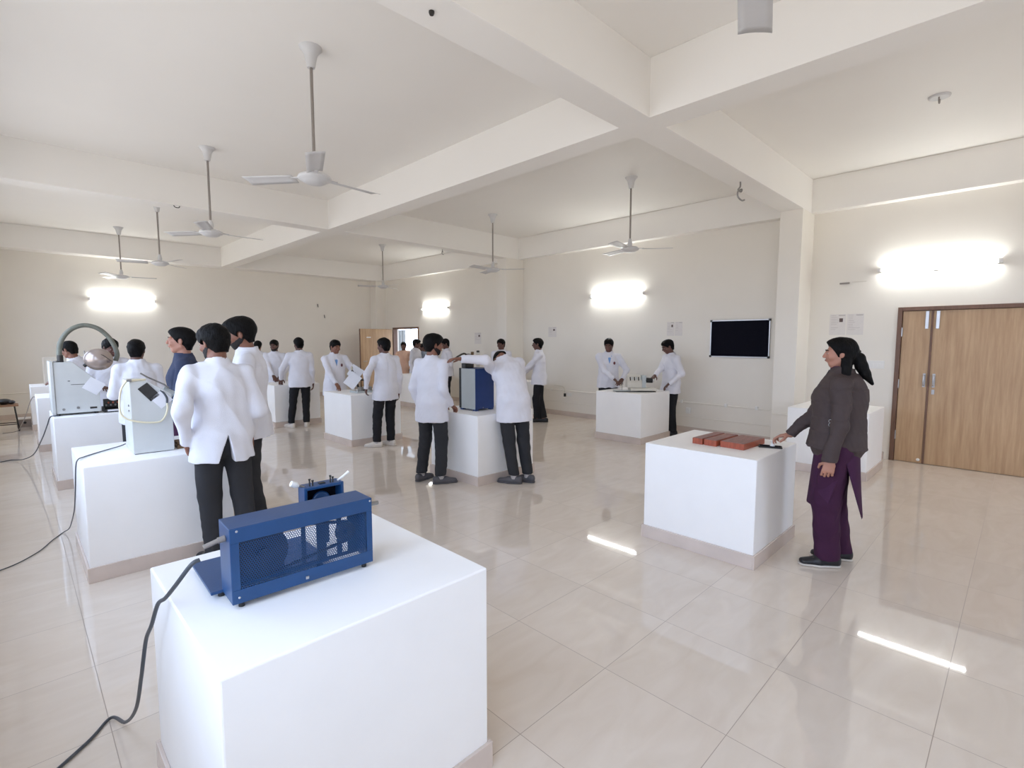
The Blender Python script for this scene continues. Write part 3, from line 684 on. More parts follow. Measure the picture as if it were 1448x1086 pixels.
# ------------------------------------------------------------------ blocks and tablet next to the woman
ZT = TOP
parts = [(3.955, 1.772, 4.25, 1.872, 'short orange-brown wooden block at the left end of the row'),
         (3.965, 1.690, 4.26, 1.755, 'narrow orange-brown wooden block, middle one of the row'),
         (3.975, 1.455, 4.30, 1.672, 'wide orange-brown wooden block with streaked top, largest of the row')]
parts = [(3.965, 1.80, 4.36, 1.885, parts[0][4]), (3.965, 1.685, 4.36, 1.788, parts[1][4]), (3.985, 1.475, 4.37, 1.664, parts[2][4])]
for a, b, c, d, lab in parts:
    r = empty('wooden_block', ((a + c) / 2, (b + d) / 2, ZT), -.05, lab, 'block', 'orange-brown blocks in a row')
    hx, hy = (c - a) / 2, (d - b) / 2
    MB().box(-hx, -hy, 0, hx, hy, .046).build('block_body', M['brick'], r, .002)
    MB().box(-hx + .004, -hy + .004, .0462, hx - .004, hy - .004, .049).build('top_plate', M['brick_side'], r)
r = empty('tablet', (4.255, 1.385, ZT), .35, 'thin black tray-like tablet under the hand of the woman', 'tablet')
MB().box(-.045, -.085, 0, .045, .085, .010).build('tablet_body', M['black'], r, .004); MB().box(-.038, -.075, .0102, .038, .075, .0112).build('screen', M['board_black'], r)
r = empty('white_stamp', (4.262, 1.372, ZT + .0115), 0, 'small white knob held by the fingertips of the woman', 'knob')
MB().lathe([(.018, 0), (.019, .012), (.010, .018), (.010, .03), (.015, .036), (.012, .042)]).build('knob_body', M['white_plastic'], r)

# ------------------------------------------------------------------ small apparatus with white sheets (third bench of middle row)
r = empty('testing_apparatus', (4.02, 7.62, TOP), 0, 'small metal testing apparatus with two white sheets between two students', 'machine')
MB().box(-.12, -.14, 0, .22, .12, .03).build('base_plate', M['grey_panel'], r, .004)
MB().box(-.02, -.08, .03, .18, .04, .09).build('bed', M['steel'], r, .006)
MB().cyl((.0, -.05, .09), (.0, -.05, .20), .012, 12).build('column', M['brown'], r); MB().cyl((.05, -.05, .09), (.05, -.05, .19), .01, 12).build('column', M['steel'], r)
MB().box(-.02, -.07, .19, .08, -.03, .215).build('cross_head', M['dark_steel'], r, .004)
MB().tube(smooth_path([(-.02, .02, .09), (-.05, .02, .20), (-.09, .0, .28), (-.14, -.02, .37)], 5), .016, 10).build('lever_arm', M['dark_steel'], r)
MB().tube(smooth_path([(-.05, .03, .10), (-.02, .03, .24), (-.06, .03, .33)], 5), .012, 10).build('lever_arm', M['steel'], r)
o = MB().lathe([(.03, 0), (.034, .01), (.03, .022)]).build('dial', M['ivory'], r); o.location = (-.16, -.03, .40); o.rotation_euler = (math.pi / 2, 0, math.radians(40))
MB().ell((.12, .02, .21), (.055, .04, .035)).build('hand_wheel', M['brown'], r)
MB().cyl((.12, .02, .09), (.12, .02, .19), .01, 10).build('wheel_stem', M['brown'], r)
for k in range(4): MB().cyl((.10 + .03 * k, .05, .08), (.10 + .03 * k, .06, .38 - .02 * (k % 2)), .004, 8).build('thin_rod', M['steel'], r)
def sheet(x, y, z, sz, rot, yaw_):
    o = MB().box(-sz[0] / 2, -.0008, -sz[1] / 2, sz[0] / 2, .0008, sz[1] / 2).build('white_sheet', M['paper'], r); o.location = (x, y, z)
    o.rotation_euler = Matrix.Rotation(math.radians(yaw_), 3, 'Z').to_4x4().to_euler() if False else (0, 0, 0)
    o.rotation_mode = 'QUATERNION'
    o.rotation_quaternion = Quaternion((0, 0, 1), math.radians(yaw_)) @ Quaternion((0, 1, 0), math.radians(rot))
sheet(-.175, -.10, .21, (.19, .235), 38, -38); sheet(-.06, .02, .325, (.20, .20), 34, -38)
MB().tube([(-.12, -.10, .03), (-.15, -.10, .12)], .005, 8).build('sheet_holder', M['steel'], r)
for k, x in enumerate((-.10, .02, .10)):
    MB().lathe([(.018, 0), (.018, .012), (.008, .02)], (x, -.10, .03), 12).build('knob', M['black' if k % 2 else 'alu'], r)

# ------------------------------------------------------------------ ivory instrument (right bench)
r = empty('ivory_instrument', (7.33, 4.52, TOP), math.radians(-45), 'ivory bench instrument with slanted face and black drum between two students', 'instrument')   # local x = image right
MB().box(-.33, -.10, 0, .32, .10, .012).build('base_sheet', M['dark_steel'], r); MB().box(-.36, -.08, .0125, .02, .06, .022).build('sample_slab', M['grey_panel'], r, .002)
MB().box(-.10, -.13, .0225, .33, .12, .065).build('base_block', M['ivory'], r, .008)
MB().box(-.14, -.05, .0655, .10, .12, .16).build('body', M['ivory'], r, .006)
q = MB(); q.add([(-.14, -.05, .16), (.10, -.05, .16), (.10, .12, .16), (-.14, .12, .16), (-.12, .0, .27), (.09, .0, .27), (.09, .12, .27), (-.12, .12, .27)],
              [(0, 3, 2, 1), (4, 5, 6, 7), (0, 1, 5, 4), (1, 2, 6, 5), (2, 3, 7, 6), (3, 0, 4, 7)]); q.build('slanted_face', M['ivory'], r, .003)
for k in range(6):
    o = MB().box(-.009, -.002, -.033 + .01 * (k % 2), .009, .0, .03).build('scale_mark', M['grey_panel' if k % 2 else 'dark_steel'], r, .001); o.location = (-.09 + .034 * k, -.028, .215); o.rotation_euler = (math.radians(-24), 0, 0)
MB().box(.101, -.04, .0655, .17, .12, .27).build('side_cover', M['grey_panel'], r, .005)
MB().cyl((.165, .0, .19), (.28, .0, .185), .042, 22).build('drum', M['black'], r)
MB().cyl((.28, .0, .185), (.30, .0, .185), .026, 18).build('drum_cap', M['white_plastic'], r)
MB().cyl((-.22, -.02, .022), (-.22, -.02, .16), .004, 8).build('thin_pin', M['steel'], r)
r = empty('small_bowl', (7.1, 10.6, TOP), 0, 'low dark bowl on the bench before the open doorway', 'bowl')
MB().lathe([(.05, 0), (.09, .04), (.10, .07), (.09, .065), (.045, .012)]).build('bowl_body', M['dark_steel'], r)

# ================================================================== people
def V3(*a): return np.array(a, dtype=float)
def nrm(v):
    v = np.asarray(v, float); n = np.linalg.norm(v); return v / n if n > 1e-9 else v
def Rz(a): c, s = math.cos(a), math.sin(a); return np.array([[c, -s, 0], [s, c, 0], [0, 0, 1.0]])
def Ry(a): c, s = math.cos(a), math.sin(a); return np.array([[c, 0, s], [0, 1, 0], [-s, 0, c]])    # positive tips +z towards +x (forward)
def Rx(a): c, s = math.cos(a), math.sin(a); return np.array([[1, 0, 0], [0, c, -s], [0, s, c]])    # negative tips +z towards +y (left)

class SDF:
    def __init__(s, lo, hi, dx):
        s.dx = dx; s.lo = np.array(lo, float); n = np.ceil((np.array(hi) - s.lo) / dx).astype(int) + 1; s.n = n
        s.D = np.full(n, 0.4, np.float32)
        s.ax = [(s.lo[i] + dx * np.arange(n[i])).astype(np.float32) for i in range(3)]
    def sub(s, lo, hi):
        a = np.clip(np.floor((np.array(lo) - s.lo) / s.dx).astype(int), 0, s.n); b = np.clip(np.ceil((np.array(hi) - s.lo) / s.dx).astype(int) + 1, 0, s.n)
        sl = tuple(slice(a[i], b[i]) for i in range(3))
        X = s.ax[0][sl[0]][:, None, None]; Y = s.ax[1][sl[1]][None, :, None]; Z = s.ax[2][sl[2]][None, None, :]
        return sl, X, Y, Z
    def put(s, d, sl, k, mode='u'):
        A = s.D[sl]
        if A.size == 0: return
        if mode == 'u':
            if k > 0:
                h = np.clip(0.5 + 0.5 * (A - d) / k, 0, 1); s.D[sl] = A + (d - A) * h - k * h * (1 - h)
            else: s.D[sl] = np.minimum(A, d)
        else:          # subtract
            d = -d
            if k > 0:
                h = np.clip(0.5 - 0.5 * (A - d) / k, 0, 1); s.D[sl] = A + (d - A) * h + k * h * (1 - h)
            else: s.D[sl] = np.maximum(A, d)
    def ecap(s, a, b, ra, rb, S=(0, 1, 0), k=0.02, cut_b=None, cut_a=None, mode='u'):
        """elliptical tapered capsule: ra/rb = (half width along S, half depth)"""
        a = np.array(a, float); b = np.array(b, float)
        ra = (ra, ra) if np.isscalar(ra) else ra; rb = (rb, rb) if np.isscalar(rb) else rb
        u = b - a; L = max(np.linalg.norm(u), 1e-6); u = u / L
        S = np.array(S, float); S = S - u * S.dot(u)
        if np.linalg.norm(S) < 1e-3: S = np.cross(u, (1, 0, 0)) if abs(u[0]) < .9 else np.cross(u, (0, 1, 0))
        S = nrm(S); F = np.cross(S, u); R = max(*ra, *rb) + k + 2.5 * s.dx
        sl, X, Y, Z = s.sub(np.minimum(a, b) - R, np.maximum(a, b) + R)
        px, py, pz = X - a[0], Y - a[1], Z - a[2]
        t = px * u[0] + py * u[1] + pz * u[2]; h = np.clip(t / L, 0, 1)
        w = ra[0] + (rb[0] - ra[0]) * h; d = ra[1] + (rb[1] - ra[1]) * h
        x = px * S[0] + py * S[1] + pz * S[2]; y = px * F[0] + py * F[1] + pz * F[2]; z = t - h * L; m = np.minimum(w, d)
        x2, y2, z2 = (x / w) ** 2, (y / d) ** 2, (z / m) ** 2
        k0 = np.sqrt(x2 + y2 + z2) + 1e-6; k1 = np.sqrt(x2 / w ** 2 + y2 / d ** 2 + z2 / m ** 2) + 1e-6
        D = k0 * (k0 - 1) / k1
        if cut_b is not None: D = np.maximum(D, t - L - cut_b)
        if cut_a is not None: D = np.maximum(D, -t - cut_a)
        s.put(D.astype(np.float32), sl, k, mode)
    def ell(s, c, r, R=np.eye(3), k=0.01, mode='u'):
        c = np.array(c, float); m = max(r) + k + 2.5 * s.dx
        sl, X, Y, Z = s.sub(c - m, c + m); px, py, pz = X - c[0], Y - c[1], Z - c[2]
        q = [px * R[0, i] + py * R[1, i] + pz * R[2, i] for i in range(3)]
        k0 = np.sqrt(sum((q[i] / r[i]) ** 2 for i in range(3))) + 1e-6
        k1 = np.sqrt(sum((q[i] / r[i] ** 2) ** 2 for i in range(3))) + 1e-6
        s.put((k0 * (k0 - 1) / k1).astype(np.float32), sl, k, mode)
    def plane(s, p, n, k=0.0):     # cut away everything on the +n side of p
        n = nrm(n); X, Y, Z = s.ax[0][:, None, None], s.ax[1][None, :, None], s.ax[2][None, None, :]
        d = (X - p[0]) * n[0] + (Y - p[1]) * n[1] + (Z - p[2]) * n[2]
        s.D = np.maximum(s.D, d.astype(np.float32))
    def wedge(s, planes, k=0.0):   # cut away the region behind all planes
        X, Y, Z = s.ax[0][:, None, None], s.ax[1][None, :, None], s.ax[2][None, None, :]
        d = None
        for p, n in planes:
            n = nrm(n); e = (X - p[0]) * n[0] + (Y - p[1]) * n[1] + (Z - p[2]) * n[2]; d = e if d is None else np.maximum(d, e)
        s.D = np.maximum(s.D, -d.astype(np.float32))
    def wrinkle(s, amp, seed, f=22.0, stretch=(1, 1, 1)):
        rnd = np.random.RandomState(seed); X, Y, Z = s.ax[0][:, None, None], s.ax[1][None, :, None], s.ax[2][None, None, :]
        n = np.zeros(s.D.shape, np.float32)
        for i in range(5):
            kx, ky, kz = rnd.normal(size=3) * f * (0.6 + .35 * i) * np.array(stretch); ph = rnd.uniform(0, 6.28)
            n += np.sin(kx * X + ky * Y + kz * Z + ph).astype(np.float32) * (1.0 if i < 2 else .6)
        s.D += amp * (n / 2.2)
    def folds(s, amp, seed, f=24.0, stretch=(1, 1, 1)):
        rnd = np.random.RandomState(seed); X, Y, Z = s.ax[0][:, None, None], s.ax[1][None, :, None], s.ax[2][None, None, :]
        for i in range(2):
            a = nrm(rnd.normal(size=3)) * f * np.array(stretch) * (1 + .5 * i); c = nrm(rnd.normal(size=3)) * f * .5; ph = rnd.uniform(0, 6.28, 3)
            w = 1.6 * np.sin(c[0] * X + c[1] * Y + c[2] * Z + ph[0])
            m = .5 + .5 * np.sin(c[2] * .6 * X + c[0] * .6 * Y + c[1] * .6 * Z + ph[1])      # folds come and go
            s.D += (amp * m * (np.abs(np.sin(a[0] * X + a[1] * Y + a[2] * Z + w + ph[2])) - .6)).astype(np.float32) * (1.0 if i == 0 else .6)
    def mesh(s, name, m, parent):
        D = s.D; D = D.copy()
        for ax_ in range(3):
            for e in (0, -1):
                ix = [slice(None)] * 3; ix[ax_] = e; D[tuple(ix)] = np.maximum(D[tuple(ix)], s.dx)
        g = vdb.FloatGrid(); g.background = 1.0; g.copyFromArray(D.astype(np.float32))
        P, T, Q = (g.convertToPolygons(isovalue=0.0, adaptivity=0.0) + (None,))[:3] if len(g.convertToPolygons(isovalue=0.0, adaptivity=0.0)) == 3 else (lambda r_: (r_[0], np.zeros((0, 3), int), r_[1]))(g.convertToPolygons(isovalue=0.0, adaptivity=0.0))
        P = P * s.dx + s.lo
        if len(T) and len(Q) == 0: Q = T
        nq = Q.shape[1]
        a, b, c = P[Q[:, 0]], P[Q[:, 1]], P[Q[:, 2]]
        if np.einsum('ij,ij->i', a - P.mean(0), np.cross(b - a, c - a)).sum() < 0: Q = Q[:, ::-1]
        me = bpy.data.meshes.new(name); me.vertices.add(len(P)); me.vertices.foreach_set('co', P.astype(np.float32).ravel())
        me.loops.add(Q.size); me.loops.foreach_set('vertex_index', Q.astype(np.int32).ravel())
        me.polygons.add(len(Q)); me.polygons.foreach_set('loop_start', np.arange(0, Q.size, nq, dtype=np.int32))
        me.polygons.foreach_set('use_smooth', np.ones(len(Q), bool)); me.update(calc_edges=True); me.validate()
        me.materials.append(m)
        o = bpy.data.objects.new(name, me); COL.objects.link(o); o.parent = parent
        return o

def ik(a, t, l1, l2, pole):
    a = np.array(a, float); t = np.array(t, float); d = t - a; L = np.linalg.norm(d); mx = (l1 + l2) * .995
    if L > mx: t = a + d / L * mx; d = t - a; L = mx
    u = d / L; x = (l1 * l1 - l2 * l2 + L * L) / (2 * L); h = math.sqrt(max(l1 * l1 - x * x, 0))
    p = np.array(pole, float); p = p - u * p.dot(u)
    p = nrm(p) if np.linalg.norm(p) > 1e-4 else nrm(np.cross(u, (0, 1, 0)))
    return a + u * x + p * h, t

# clothing / skin materials
def cloth(name, col, rough=0.85, var=0.05, bump=0.25, bs=220): return mat(name, rgb(*col), rough, var=var, scale=5, bump=bump, bscale=bs, spec=0.25)
M['coat'] = cloth('white_lab_coat', (220, 219, 226)); M['coat_bright'] = cloth('white_shirt_cloth', (222, 222, 229))
M['trouser'] = cloth('charcoal_trousers', (50, 50, 53)); M['trouser_black'] = cloth('black_trousers', (32, 32, 35))
M['skin'] = mat('brown_skin', rgb(132, 88, 70), 0.5, var=0.06, scale=20); M['skin_dark'] = mat('dark_brown_skin', rgb(98, 66, 56), 0.5, var=0.06, scale=20)
M['skin_light'] = mat('light_brown_skin', rgb(172, 122, 102), 0.5, var=0.05, scale=20)
M['hair'] = mat('black_hair', rgb(9, 7, 7), 0.6, var=0.3, scale=40, bump=0.6, bscale=90, stretch=(1, 1, .25), spec=0.15)
M['beard'] = mat('dark_beard', rgb(24, 18, 17), 0.8, var=0.3, scale=60, bump=0.4, bscale=160)
M['lips'] = mat('lips', rgb(136, 78, 72), 0.45); M['eye'] = mat('eye', rgb(40, 30, 28), 0.2); M['eyewhite'] = mat('eye_white', rgb(156, 140, 132), 0.5)
M['shoe_black'] = mat('black_shoe', rgb(30, 30, 34), 0.45, var=0.1); M['shoe_grey'] = mat('grey_shoe', rgb(84, 82, 86), 0.6, var=0.12); M['shoe_white'] = mat('cream_sneaker', rgb(214, 206, 196), 0.6, var=0.06)
M['sole'] = mat('pale_sole', rgb(206, 200, 192), 0.6); M['sock'] = mat('grey_sock', rgb(178, 172, 170), 0.8)
M['shirt'] = cloth('light_blue_shirt', (122, 162, 214)); M['sweater'] = cloth('navy_sweater', (58, 65, 88), bump=.4, bs=160); M['beige'] = cloth('peach_beige_shawl', (214, 176, 154))
M['jacket'] = cloth('dark_brown_grey_jacket', (72, 61, 60), 0.7, bump=.2); M['kurta'] = cloth('deep_purple_kurta', (66, 34, 62), bump=.2); M['kurta_in'] = cloth('purple_trousers', (62, 30, 56))
M['emblem'] = mat('dark_emblem', rgb(104, 54, 62), 0.7, var=.3, scale=60); M['greyblue'] = cloth('grey_blue_shirt', (120, 128, 142))

DBG = {}
def person(label, pos, head_deg, h=1.70, dx=0.008, skin='skin', coat='coat', trouser='trouser', shoe='shoe_black', sole=None, lean=0., side=0., twist=0.,
           head=(0, 0), armL=None, armR=None, feetL=None, feetR=None, pelvis=(0, 0, 0), hem=-.20, shirt=None, beard=False, face=True, emblem=False,
           hair='short', vent=False, girth=1.0, group=None, garment='lab_coat', seam=False, toes=(10, -10), headroll=0, collar=True, seed=1, female=False, curlL=.5, curlR=.5, handL=None, handR=None):
    s = h / 1.70; th = math.radians(head_deg)
    root = empty('person', (pos[0], pos[1], 0), th, label, 'person', group)
    RT = Rz(th); P0 = V3(pos[0], pos[1], 0)
    def loc(p): return RT.T @ (V3(*p) - P0)          # world -> local
    def tgt(spec):
        return loc(spec[1]) if spec[0] == 'w' else V3(*spec[1])
    # spine
    Pv = V3(pelvis[0], pelvis[1], .93 * s + pelvis[2])
    ln, sd, tw = math.radians(lean), math.radians(side), math.radians(twist)
    Rp = Ry(ln * .45) @ Rx(-sd * .4); Rc = Ry(ln) @ Rx(-sd) @ Rz(tw)
    waist = Pv + Rp @ V3(0, 0, .12 * s); chest = waist + Ry(ln * .8) @ Rx(-sd * .8) @ V3(0, 0, .15 * s)
    nb = chest + Rc @ V3(-.005 * s, 0, .235 * s)
    shw = (.158 if female else .172) * s
    sh = {1: chest + Rc @ V3(-.005 * s, shw, .158 * s), -1: chest + Rc @ V3(-.005 * s, -shw, .158 * s)}
    hy, hp = math.radians(head[0]), math.radians(head[1])
    Rh = Rz(hy) @ Ry(hp) @ Rx(math.radians(headroll))
    Hc = nb + (Ry(ln * .6 + hp * .4) @ V3(.012 * s, 0, .072 * s)) + Rh @ V3(.012 * s, 0, .072 * s)
    Sp = V3(0, 1, 0); Sc = Rc @ V3(0, 1, 0); Fc = Rc @ V3(1, 0, 0); Uc = Rc @ V3(0, 0, 1)
    # arms
    arms = {}
    for sg, spec, curl, hspec in ((1, armL, curlL, handL), (-1, armR, curlR, handR)):
        A = sh[sg]; l1, l2 = .285 * s, .255 * s; pole = V3(-1, sg * .35, -.3)
        if spec is None: spec = ('l', tuple(A + V3(.06 * s, sg * .055 * s, -.60 * s)))
        if len(spec) > 2: pole = V3(*spec[2]) if spec[0] == 'l' else RT.T @ V3(*spec[2])
        T = tgt(spec); W = T
        for _ in range(3):
            E_, Wr = ik(A, W, l1, l2, pole); hd = nrm(Wr - E_)
            if hspec and 'dir' in hspec: hd = nrm(RT.T @ V3(*hspec['dir']))
            W = T - hd * .08 * s
        E_, Wr = ik(A, W, l1, l2, pole)
        fd = nrm(Wr - E_)
        if not (hspec and 'dir' in hspec): hd = fd
        if hspec and 'palm' in hspec: pn = RT.T @ V3(*hspec['palm'])
        else: pn = V3(0, -sg, 0) if abs(hd[2]) > .75 else V3(0, 0, -1)
        pn = nrm(pn - hd * np.dot(pn, hd)); td = np.cross(hd, pn) * (1 if sg == -1 else -1)
        arms[sg] = (A, E_, Wr, hd, pn, td, curl, fd)
    # legs
    legs = {}
    for sg, spec in ((1, feetL), (-1, feetR)):
        Hj = Pv + V3(0, sg * .09 * s, -.03 * s)
        F_ = loc((spec[0], spec[1], 0)) if spec else V3(0, sg * .105 * s, 0)
        An = V3(F_[0], F_[1], .085 * s); Kn, An = ik(Hj, An, .414 * s, .405 * s, (1, 0, 0))
        legs[sg] = (Hj, Kn, An, math.radians(toes[0] if sg == 1 else toes[1]))
    allp = [Pv, nb, Hc] + [q for a in arms.values() for q in (a[0], a[1], a[2], a[2] + a[3] * .2)] + [q for l in legs.values() for q in l[:3]]
    allp = np.array(allp); lo = allp.min(0) - .17 * s; hi = allp.max(0) + .17 * s; lo[2] = -.012
    # ---- body: one continuous surface
    b = SDF(lo, hi, dx); g = girth
    b.ecap(Pv + V3(0, 0, -.05 * s), waist, (.135 * s * g, .095 * s * g), (.115 * s * g, .085 * s * g), Sp, .03)
    b.ecap(waist, chest + Rc @ V3(0, 0, .06 * s), (.115 * s * g, .085 * s * g), (.135 * s * g, .095 * s * g), Sc, .03)
    b.ecap(chest + Rc @ V3(0, 0, .06 * s), nb - Uc * .05 * s, (.135 * s, .09 * s), (.09 * s, .06 * s), Sc, .03)
    nr = (.046 if female else .055) * s
    b.ecap(nb - Uc * .04 * s, Hc + Rh @ V3(-.02 * s, 0, -.055 * s), nr * 1.12, nr, Sc, .02)
    for sg in (1, -1):
        A, E_, Wr, hd, pn, td, curl, fd = arms[sg]
        b.ecap(nb - Uc * .05 * s, A, .05 * s, .05 * s, Sc, .03)
        b.ecap(A, E_, .046 * s, .038 * s, td, .02); b.ecap(E_, Wr, (.037 * s, .037 * s), (.026 * s, .021 * s), td, .02)
        # hand
        m = max(1.0, dx / .0065); pc = Wr + hd * .085 * s
        b.ecap(Wr, Wr + hd * .03 * s, (.027 * s, .020 * s), (.034 * s, .017 * s), td, .012)
        b.ecap(Wr + hd * .03 * s, pc - hd * .012 * s, (.036 * s, .0155 * s), (.040 * s, .0135 * s), td, .01)
        for i, (off, ln_) in enumerate(((.031, .070), (.0105, .080), (-.0105, .074), (-.031, .058))):
            p = Wr + hd * (.088 - .004 * abs(i - 1)) * s + td * off * s; c = curl * (1 + .12 * i); ang = 0.; fr = .0088 * s * m ** .5
            for seg, fl in enumerate((.45, .32, .25)):
                ang += c * (.55, .8, .6)[seg]; dd = hd * math.cos(ang) + pn * math.sin(ang)
                dd = dd + td * off * .9 * (1 - curl * .6); q = p + nrm(dd) * ln_ * fl * s
                b.ecap(p, q, fr * (1 - .08 * seg), fr * (1 - .08 * (seg + 1)), td, .004); p = q
        p = Wr + hd * .022 * s + td * .026 * s; q = p + nrm(hd * .62 + td * .75 + pn * .35 * (1 + curl)) * .045 * s
        b.ecap(p, q, .0135 * s, .0105 * s, td, .008); r2 = q + nrm(hd * .95 + td * .15 + pn * .3 * (1 + curl)) * .032 * s
        b.ecap(q, r2, .0105 * s, .0085 * s * m ** .5, td, .004)
        Hj, Kn, An, ty = legs[sg]
        b.ecap(Hj, Kn, .075 * s, .048 * s, Sp, .03); b.ecap(Kn, An, .05 * s, .034 * s, Sp, .02)
        fdv = V3(math.cos(ty), math.sin(ty), 0)
        b.ecap(An + V3(0, 0, -.035 * s) - fdv * .035 * s, An + V3(0, 0, -.05 * s) + fdv * .125 * s, (.030 * s, .030 * s), (.034 * s, .018 * s), np.cross(V3(0, 0, 1), fdv), .02)
    hs = s * (.94 if female else 1.0)
    def hp_(f, l, u): return Hc + Rh @ (V3(f, l, u) * hs)
    b.ell(hp_(-.018, 0, .028), np.array((.095, .074, .084)) * hs, Rh, .02)
    b.ell(hp_(.018, 0, -.025), np.array((.074, .060, .080)) * hs, Rh, .02)
    b.ecap(hp_(.045, .012, -.088), hp_(.045, -.012, -.088), .024 * hs, .024 * hs, Rh[:, 0], .022)
    for q in (1, -1): b.ecap(hp_(-.01, .050 * q, -.05), hp_(.045, .022 * q, -.085), .017 * hs, .018 * hs, Rh[:, 2], .02)
    if face:
        b.ecap(hp_(.088, 0, .014), hp_(.106, 0, -.022), .0075 * hs, .011 * hs, Rh[:, 1], .008)
        for q in (1, -1):
            b.ell(hp_(.100, .011 * q, -.026), np.array((.010, .009, .008)) * hs, Rh, .006)
            b.ecap(hp_(.084, .010 * q, .024), hp_(.070, .045 * q, .024), .008 * hs, .008 * hs, Rh[:, 2], .010)
            b.ell(hp_(.093, .030 * q, .004), np.array((.016, .017, .011)) * hs, Rh, .010, 'sub')
            b.ell(hp_(.076, .030 * q, .003), np.array((.0125, .014, .011)) * hs, Rh, .004)
            b.ell(hp_(.062, .040 * q, -.028), np.array((.022, .018, .018)) * hs, Rh, .016)
        b.ell(hp_(.084, 0, -.052), np.array((.013, .024, .011)) * hs, Rh, .008)
    for q in (1, -1):
        b.ell(hp_(-.008, .072 * q, -.008), np.array((.016, .008, .029)) * hs, Rh @ Rz(-q * .3), .006)
    body = b.mesh('body', M[skin], root)
    if face:
        for q in (1, -1):
            MB().ell(hp_(.0775, .030 * q, .003), (.0122 * hs, .0125 * hs, .0055 * hs), 14, 8, Matrix(Rh.tolist())).build('eye', M['eyewhite'], root)
            MB().ell(hp_(.0835, .030 * q, .003), (.0078 * hs, .0064 * hs, .0056 * hs), 12, 8, Matrix(Rh.tolist())).build('iris', M['eye'], root)
            MB().tube([hp_(.0915, .012 * q, .024), hp_(.090, .028 * q, .029), hp_(.077, .047 * q, .024)], [.0028 * hs, .004 * hs, .002 * hs], 8).build('eyebrow', M['hair'], root)
        MB().tube([hp_(.082, .023, -.053), hp_(.0945, .009, -.050), hp_(.096, 0, -.0515), hp_(.0945, -.009, -.050), hp_(.082, -.023, -.053)], [.002 * hs, .0045 * hs, .004 * hs, .0045 * hs, .002 * hs], 8).build('lips', M['lips'], root)
    # ---- hair
    hl = SDF(Hc - (.18 if not female else .30) * s, Hc + .20 * s, min(dx, .007)) if hair != 'tail' else SDF(Hc - V3(.32, .2, .42) * s, Hc + .18 * s, dx)
    tkn = {'short': .012, 'thick': .020, 'tail': .012}[hair]
    hl.ell(hp_(-.020, 0, .030), (np.array((.095, .074, .084)) + tkn) * hs, Rh, .0)
    hl.ell(hp_(.015, 0, .062), (np.array((.074, .062, .052)) + tkn * .7) * hs, Rh, .02)
    hl.ecap(hp_(-.06, .025, -.02), hp_(-.055, .02, -.075), .045 * hs, .032 * hs, Rh[:, 1], .02); hl.ecap(hp_(-.06, -.025, -.02), hp_(-.055, -.02, -.075), .045 * hs, .032 * hs, Rh[:, 1], .02)
    n_ = Rh @ V3(1.0, 0, -.86 if hair != 'tail' else -.62); hl.plane(hp_(.088, 0, .066) if hair != 'tail' else hp_(.082, 0, .078), n_)
    hl.wrinkle(.0025, seed + 7, 70)
    if hair != 'tail':
        hl.plane(hp_(-.05, 0, -.085), Rh @ V3(0, 0, -1))
        for q in (1, -1): hl.ell(hp_(-.004, .078 * q, -.012), np.array((.022, .02, .032)) * hs, Rh, .004, 'sub')
    else:
        hl.ell(hp_(-.002, .078, -.018), np.array((.015, .02, .021)) * hs, Rh, .004, 'sub')
        pts = [hp_(-.085, 0, -.02), hp_(-.125, .004, -.040), hp_(-.140, .01, -.10), hp_(-.165, .012, -.16), hp_(-.210, .01, -.235)]
        rs = [.045, .038, .040, .034, .012]
        for i in range(4): hl.ecap(pts[i], pts[i + 1], rs[i] * s, rs[i + 1] * s, Rh[:, 1], .012)
        pts = [hp_(-.035, .06, -.045), hp_(-.035, .072, -.10), hp_(-.028, .088, -.17), hp_(-.012, .102, -.23), hp_(.0, .108, -.27)]; rs = [.034, .034, .032, .022, .007]
        for i in range(4): hl.ecap(pts[i], pts[i + 1], (rs[i] * s, rs[i] * .75 * s), (rs[i + 1] * s, rs[i + 1] * .75 * s), Rh[:, 0], .012)
    ho = hl.mesh('hair', M['hair'], root)
    if hair == 'tail':
        q = MB(); [q.ell(hp_(-.128 + .01 * i, .012 * (i - 1), .012 + .012 * (i % 2)), (.012, .01, .011), 10, 8) for i in range(3)]
        q.build('hair_clip', M['black'], ho)
    if beard:
        bd = SDF(Hc - .16 * s, Hc + .12 * s, min(dx, .0055))
        bd.ell(hp_(-.018, 0, .028), np.array((.095, .074, .084)) * hs, Rh, 0)
        bd.ell(hp_(.018, 0, -.025), np.array((.074, .060, .080)) * hs, Rh, .02)
        bd.ecap(hp_(.045, .012, -.088), hp_(.045, -.012, -.088), .024 * hs, .024 * hs, Rh[:, 0], .022)
        for q in (1, -1): bd.ecap(hp_(-.01, .050 * q, -.05), hp_(.045, .022 * q, -.085), .017 * hs, .018 * hs, Rh[:, 2], .02)
        bd.D -= .0032
        for q in (1, -1): bd.ecap(hp_(.093, .004 * q, -.041), hp_(.080, .028 * q, -.05), .006 * hs, .006 * hs, Rh[:, 2], .004)
        bd.plane(hp_(.02, 0, -.034), Rh @ V3(.42, 0, 1.0)); bd.plane(hp_(-.020, 0, -.02), Rh @ V3(-1, 0, .5)); bd.plane(hp_(-.004, 0, -.07), Rh @ V3(-.8, 0, -.6)); bd.wrinkle(.0008, seed, 120)
        bd.ell(hp_(.100, 0, -.054), np.array((.02, .022, .009)) * hs, Rh, .004, 'sub')
        bd.mesh('beard', M['beard'], root)
    # ---- trousers
    flare = 1.0
    tr = SDF(lo, np.array([hi[0], hi[1], waist[2] + .08]), dx)
    wt = (.165 * s * g, .122 * s * g)
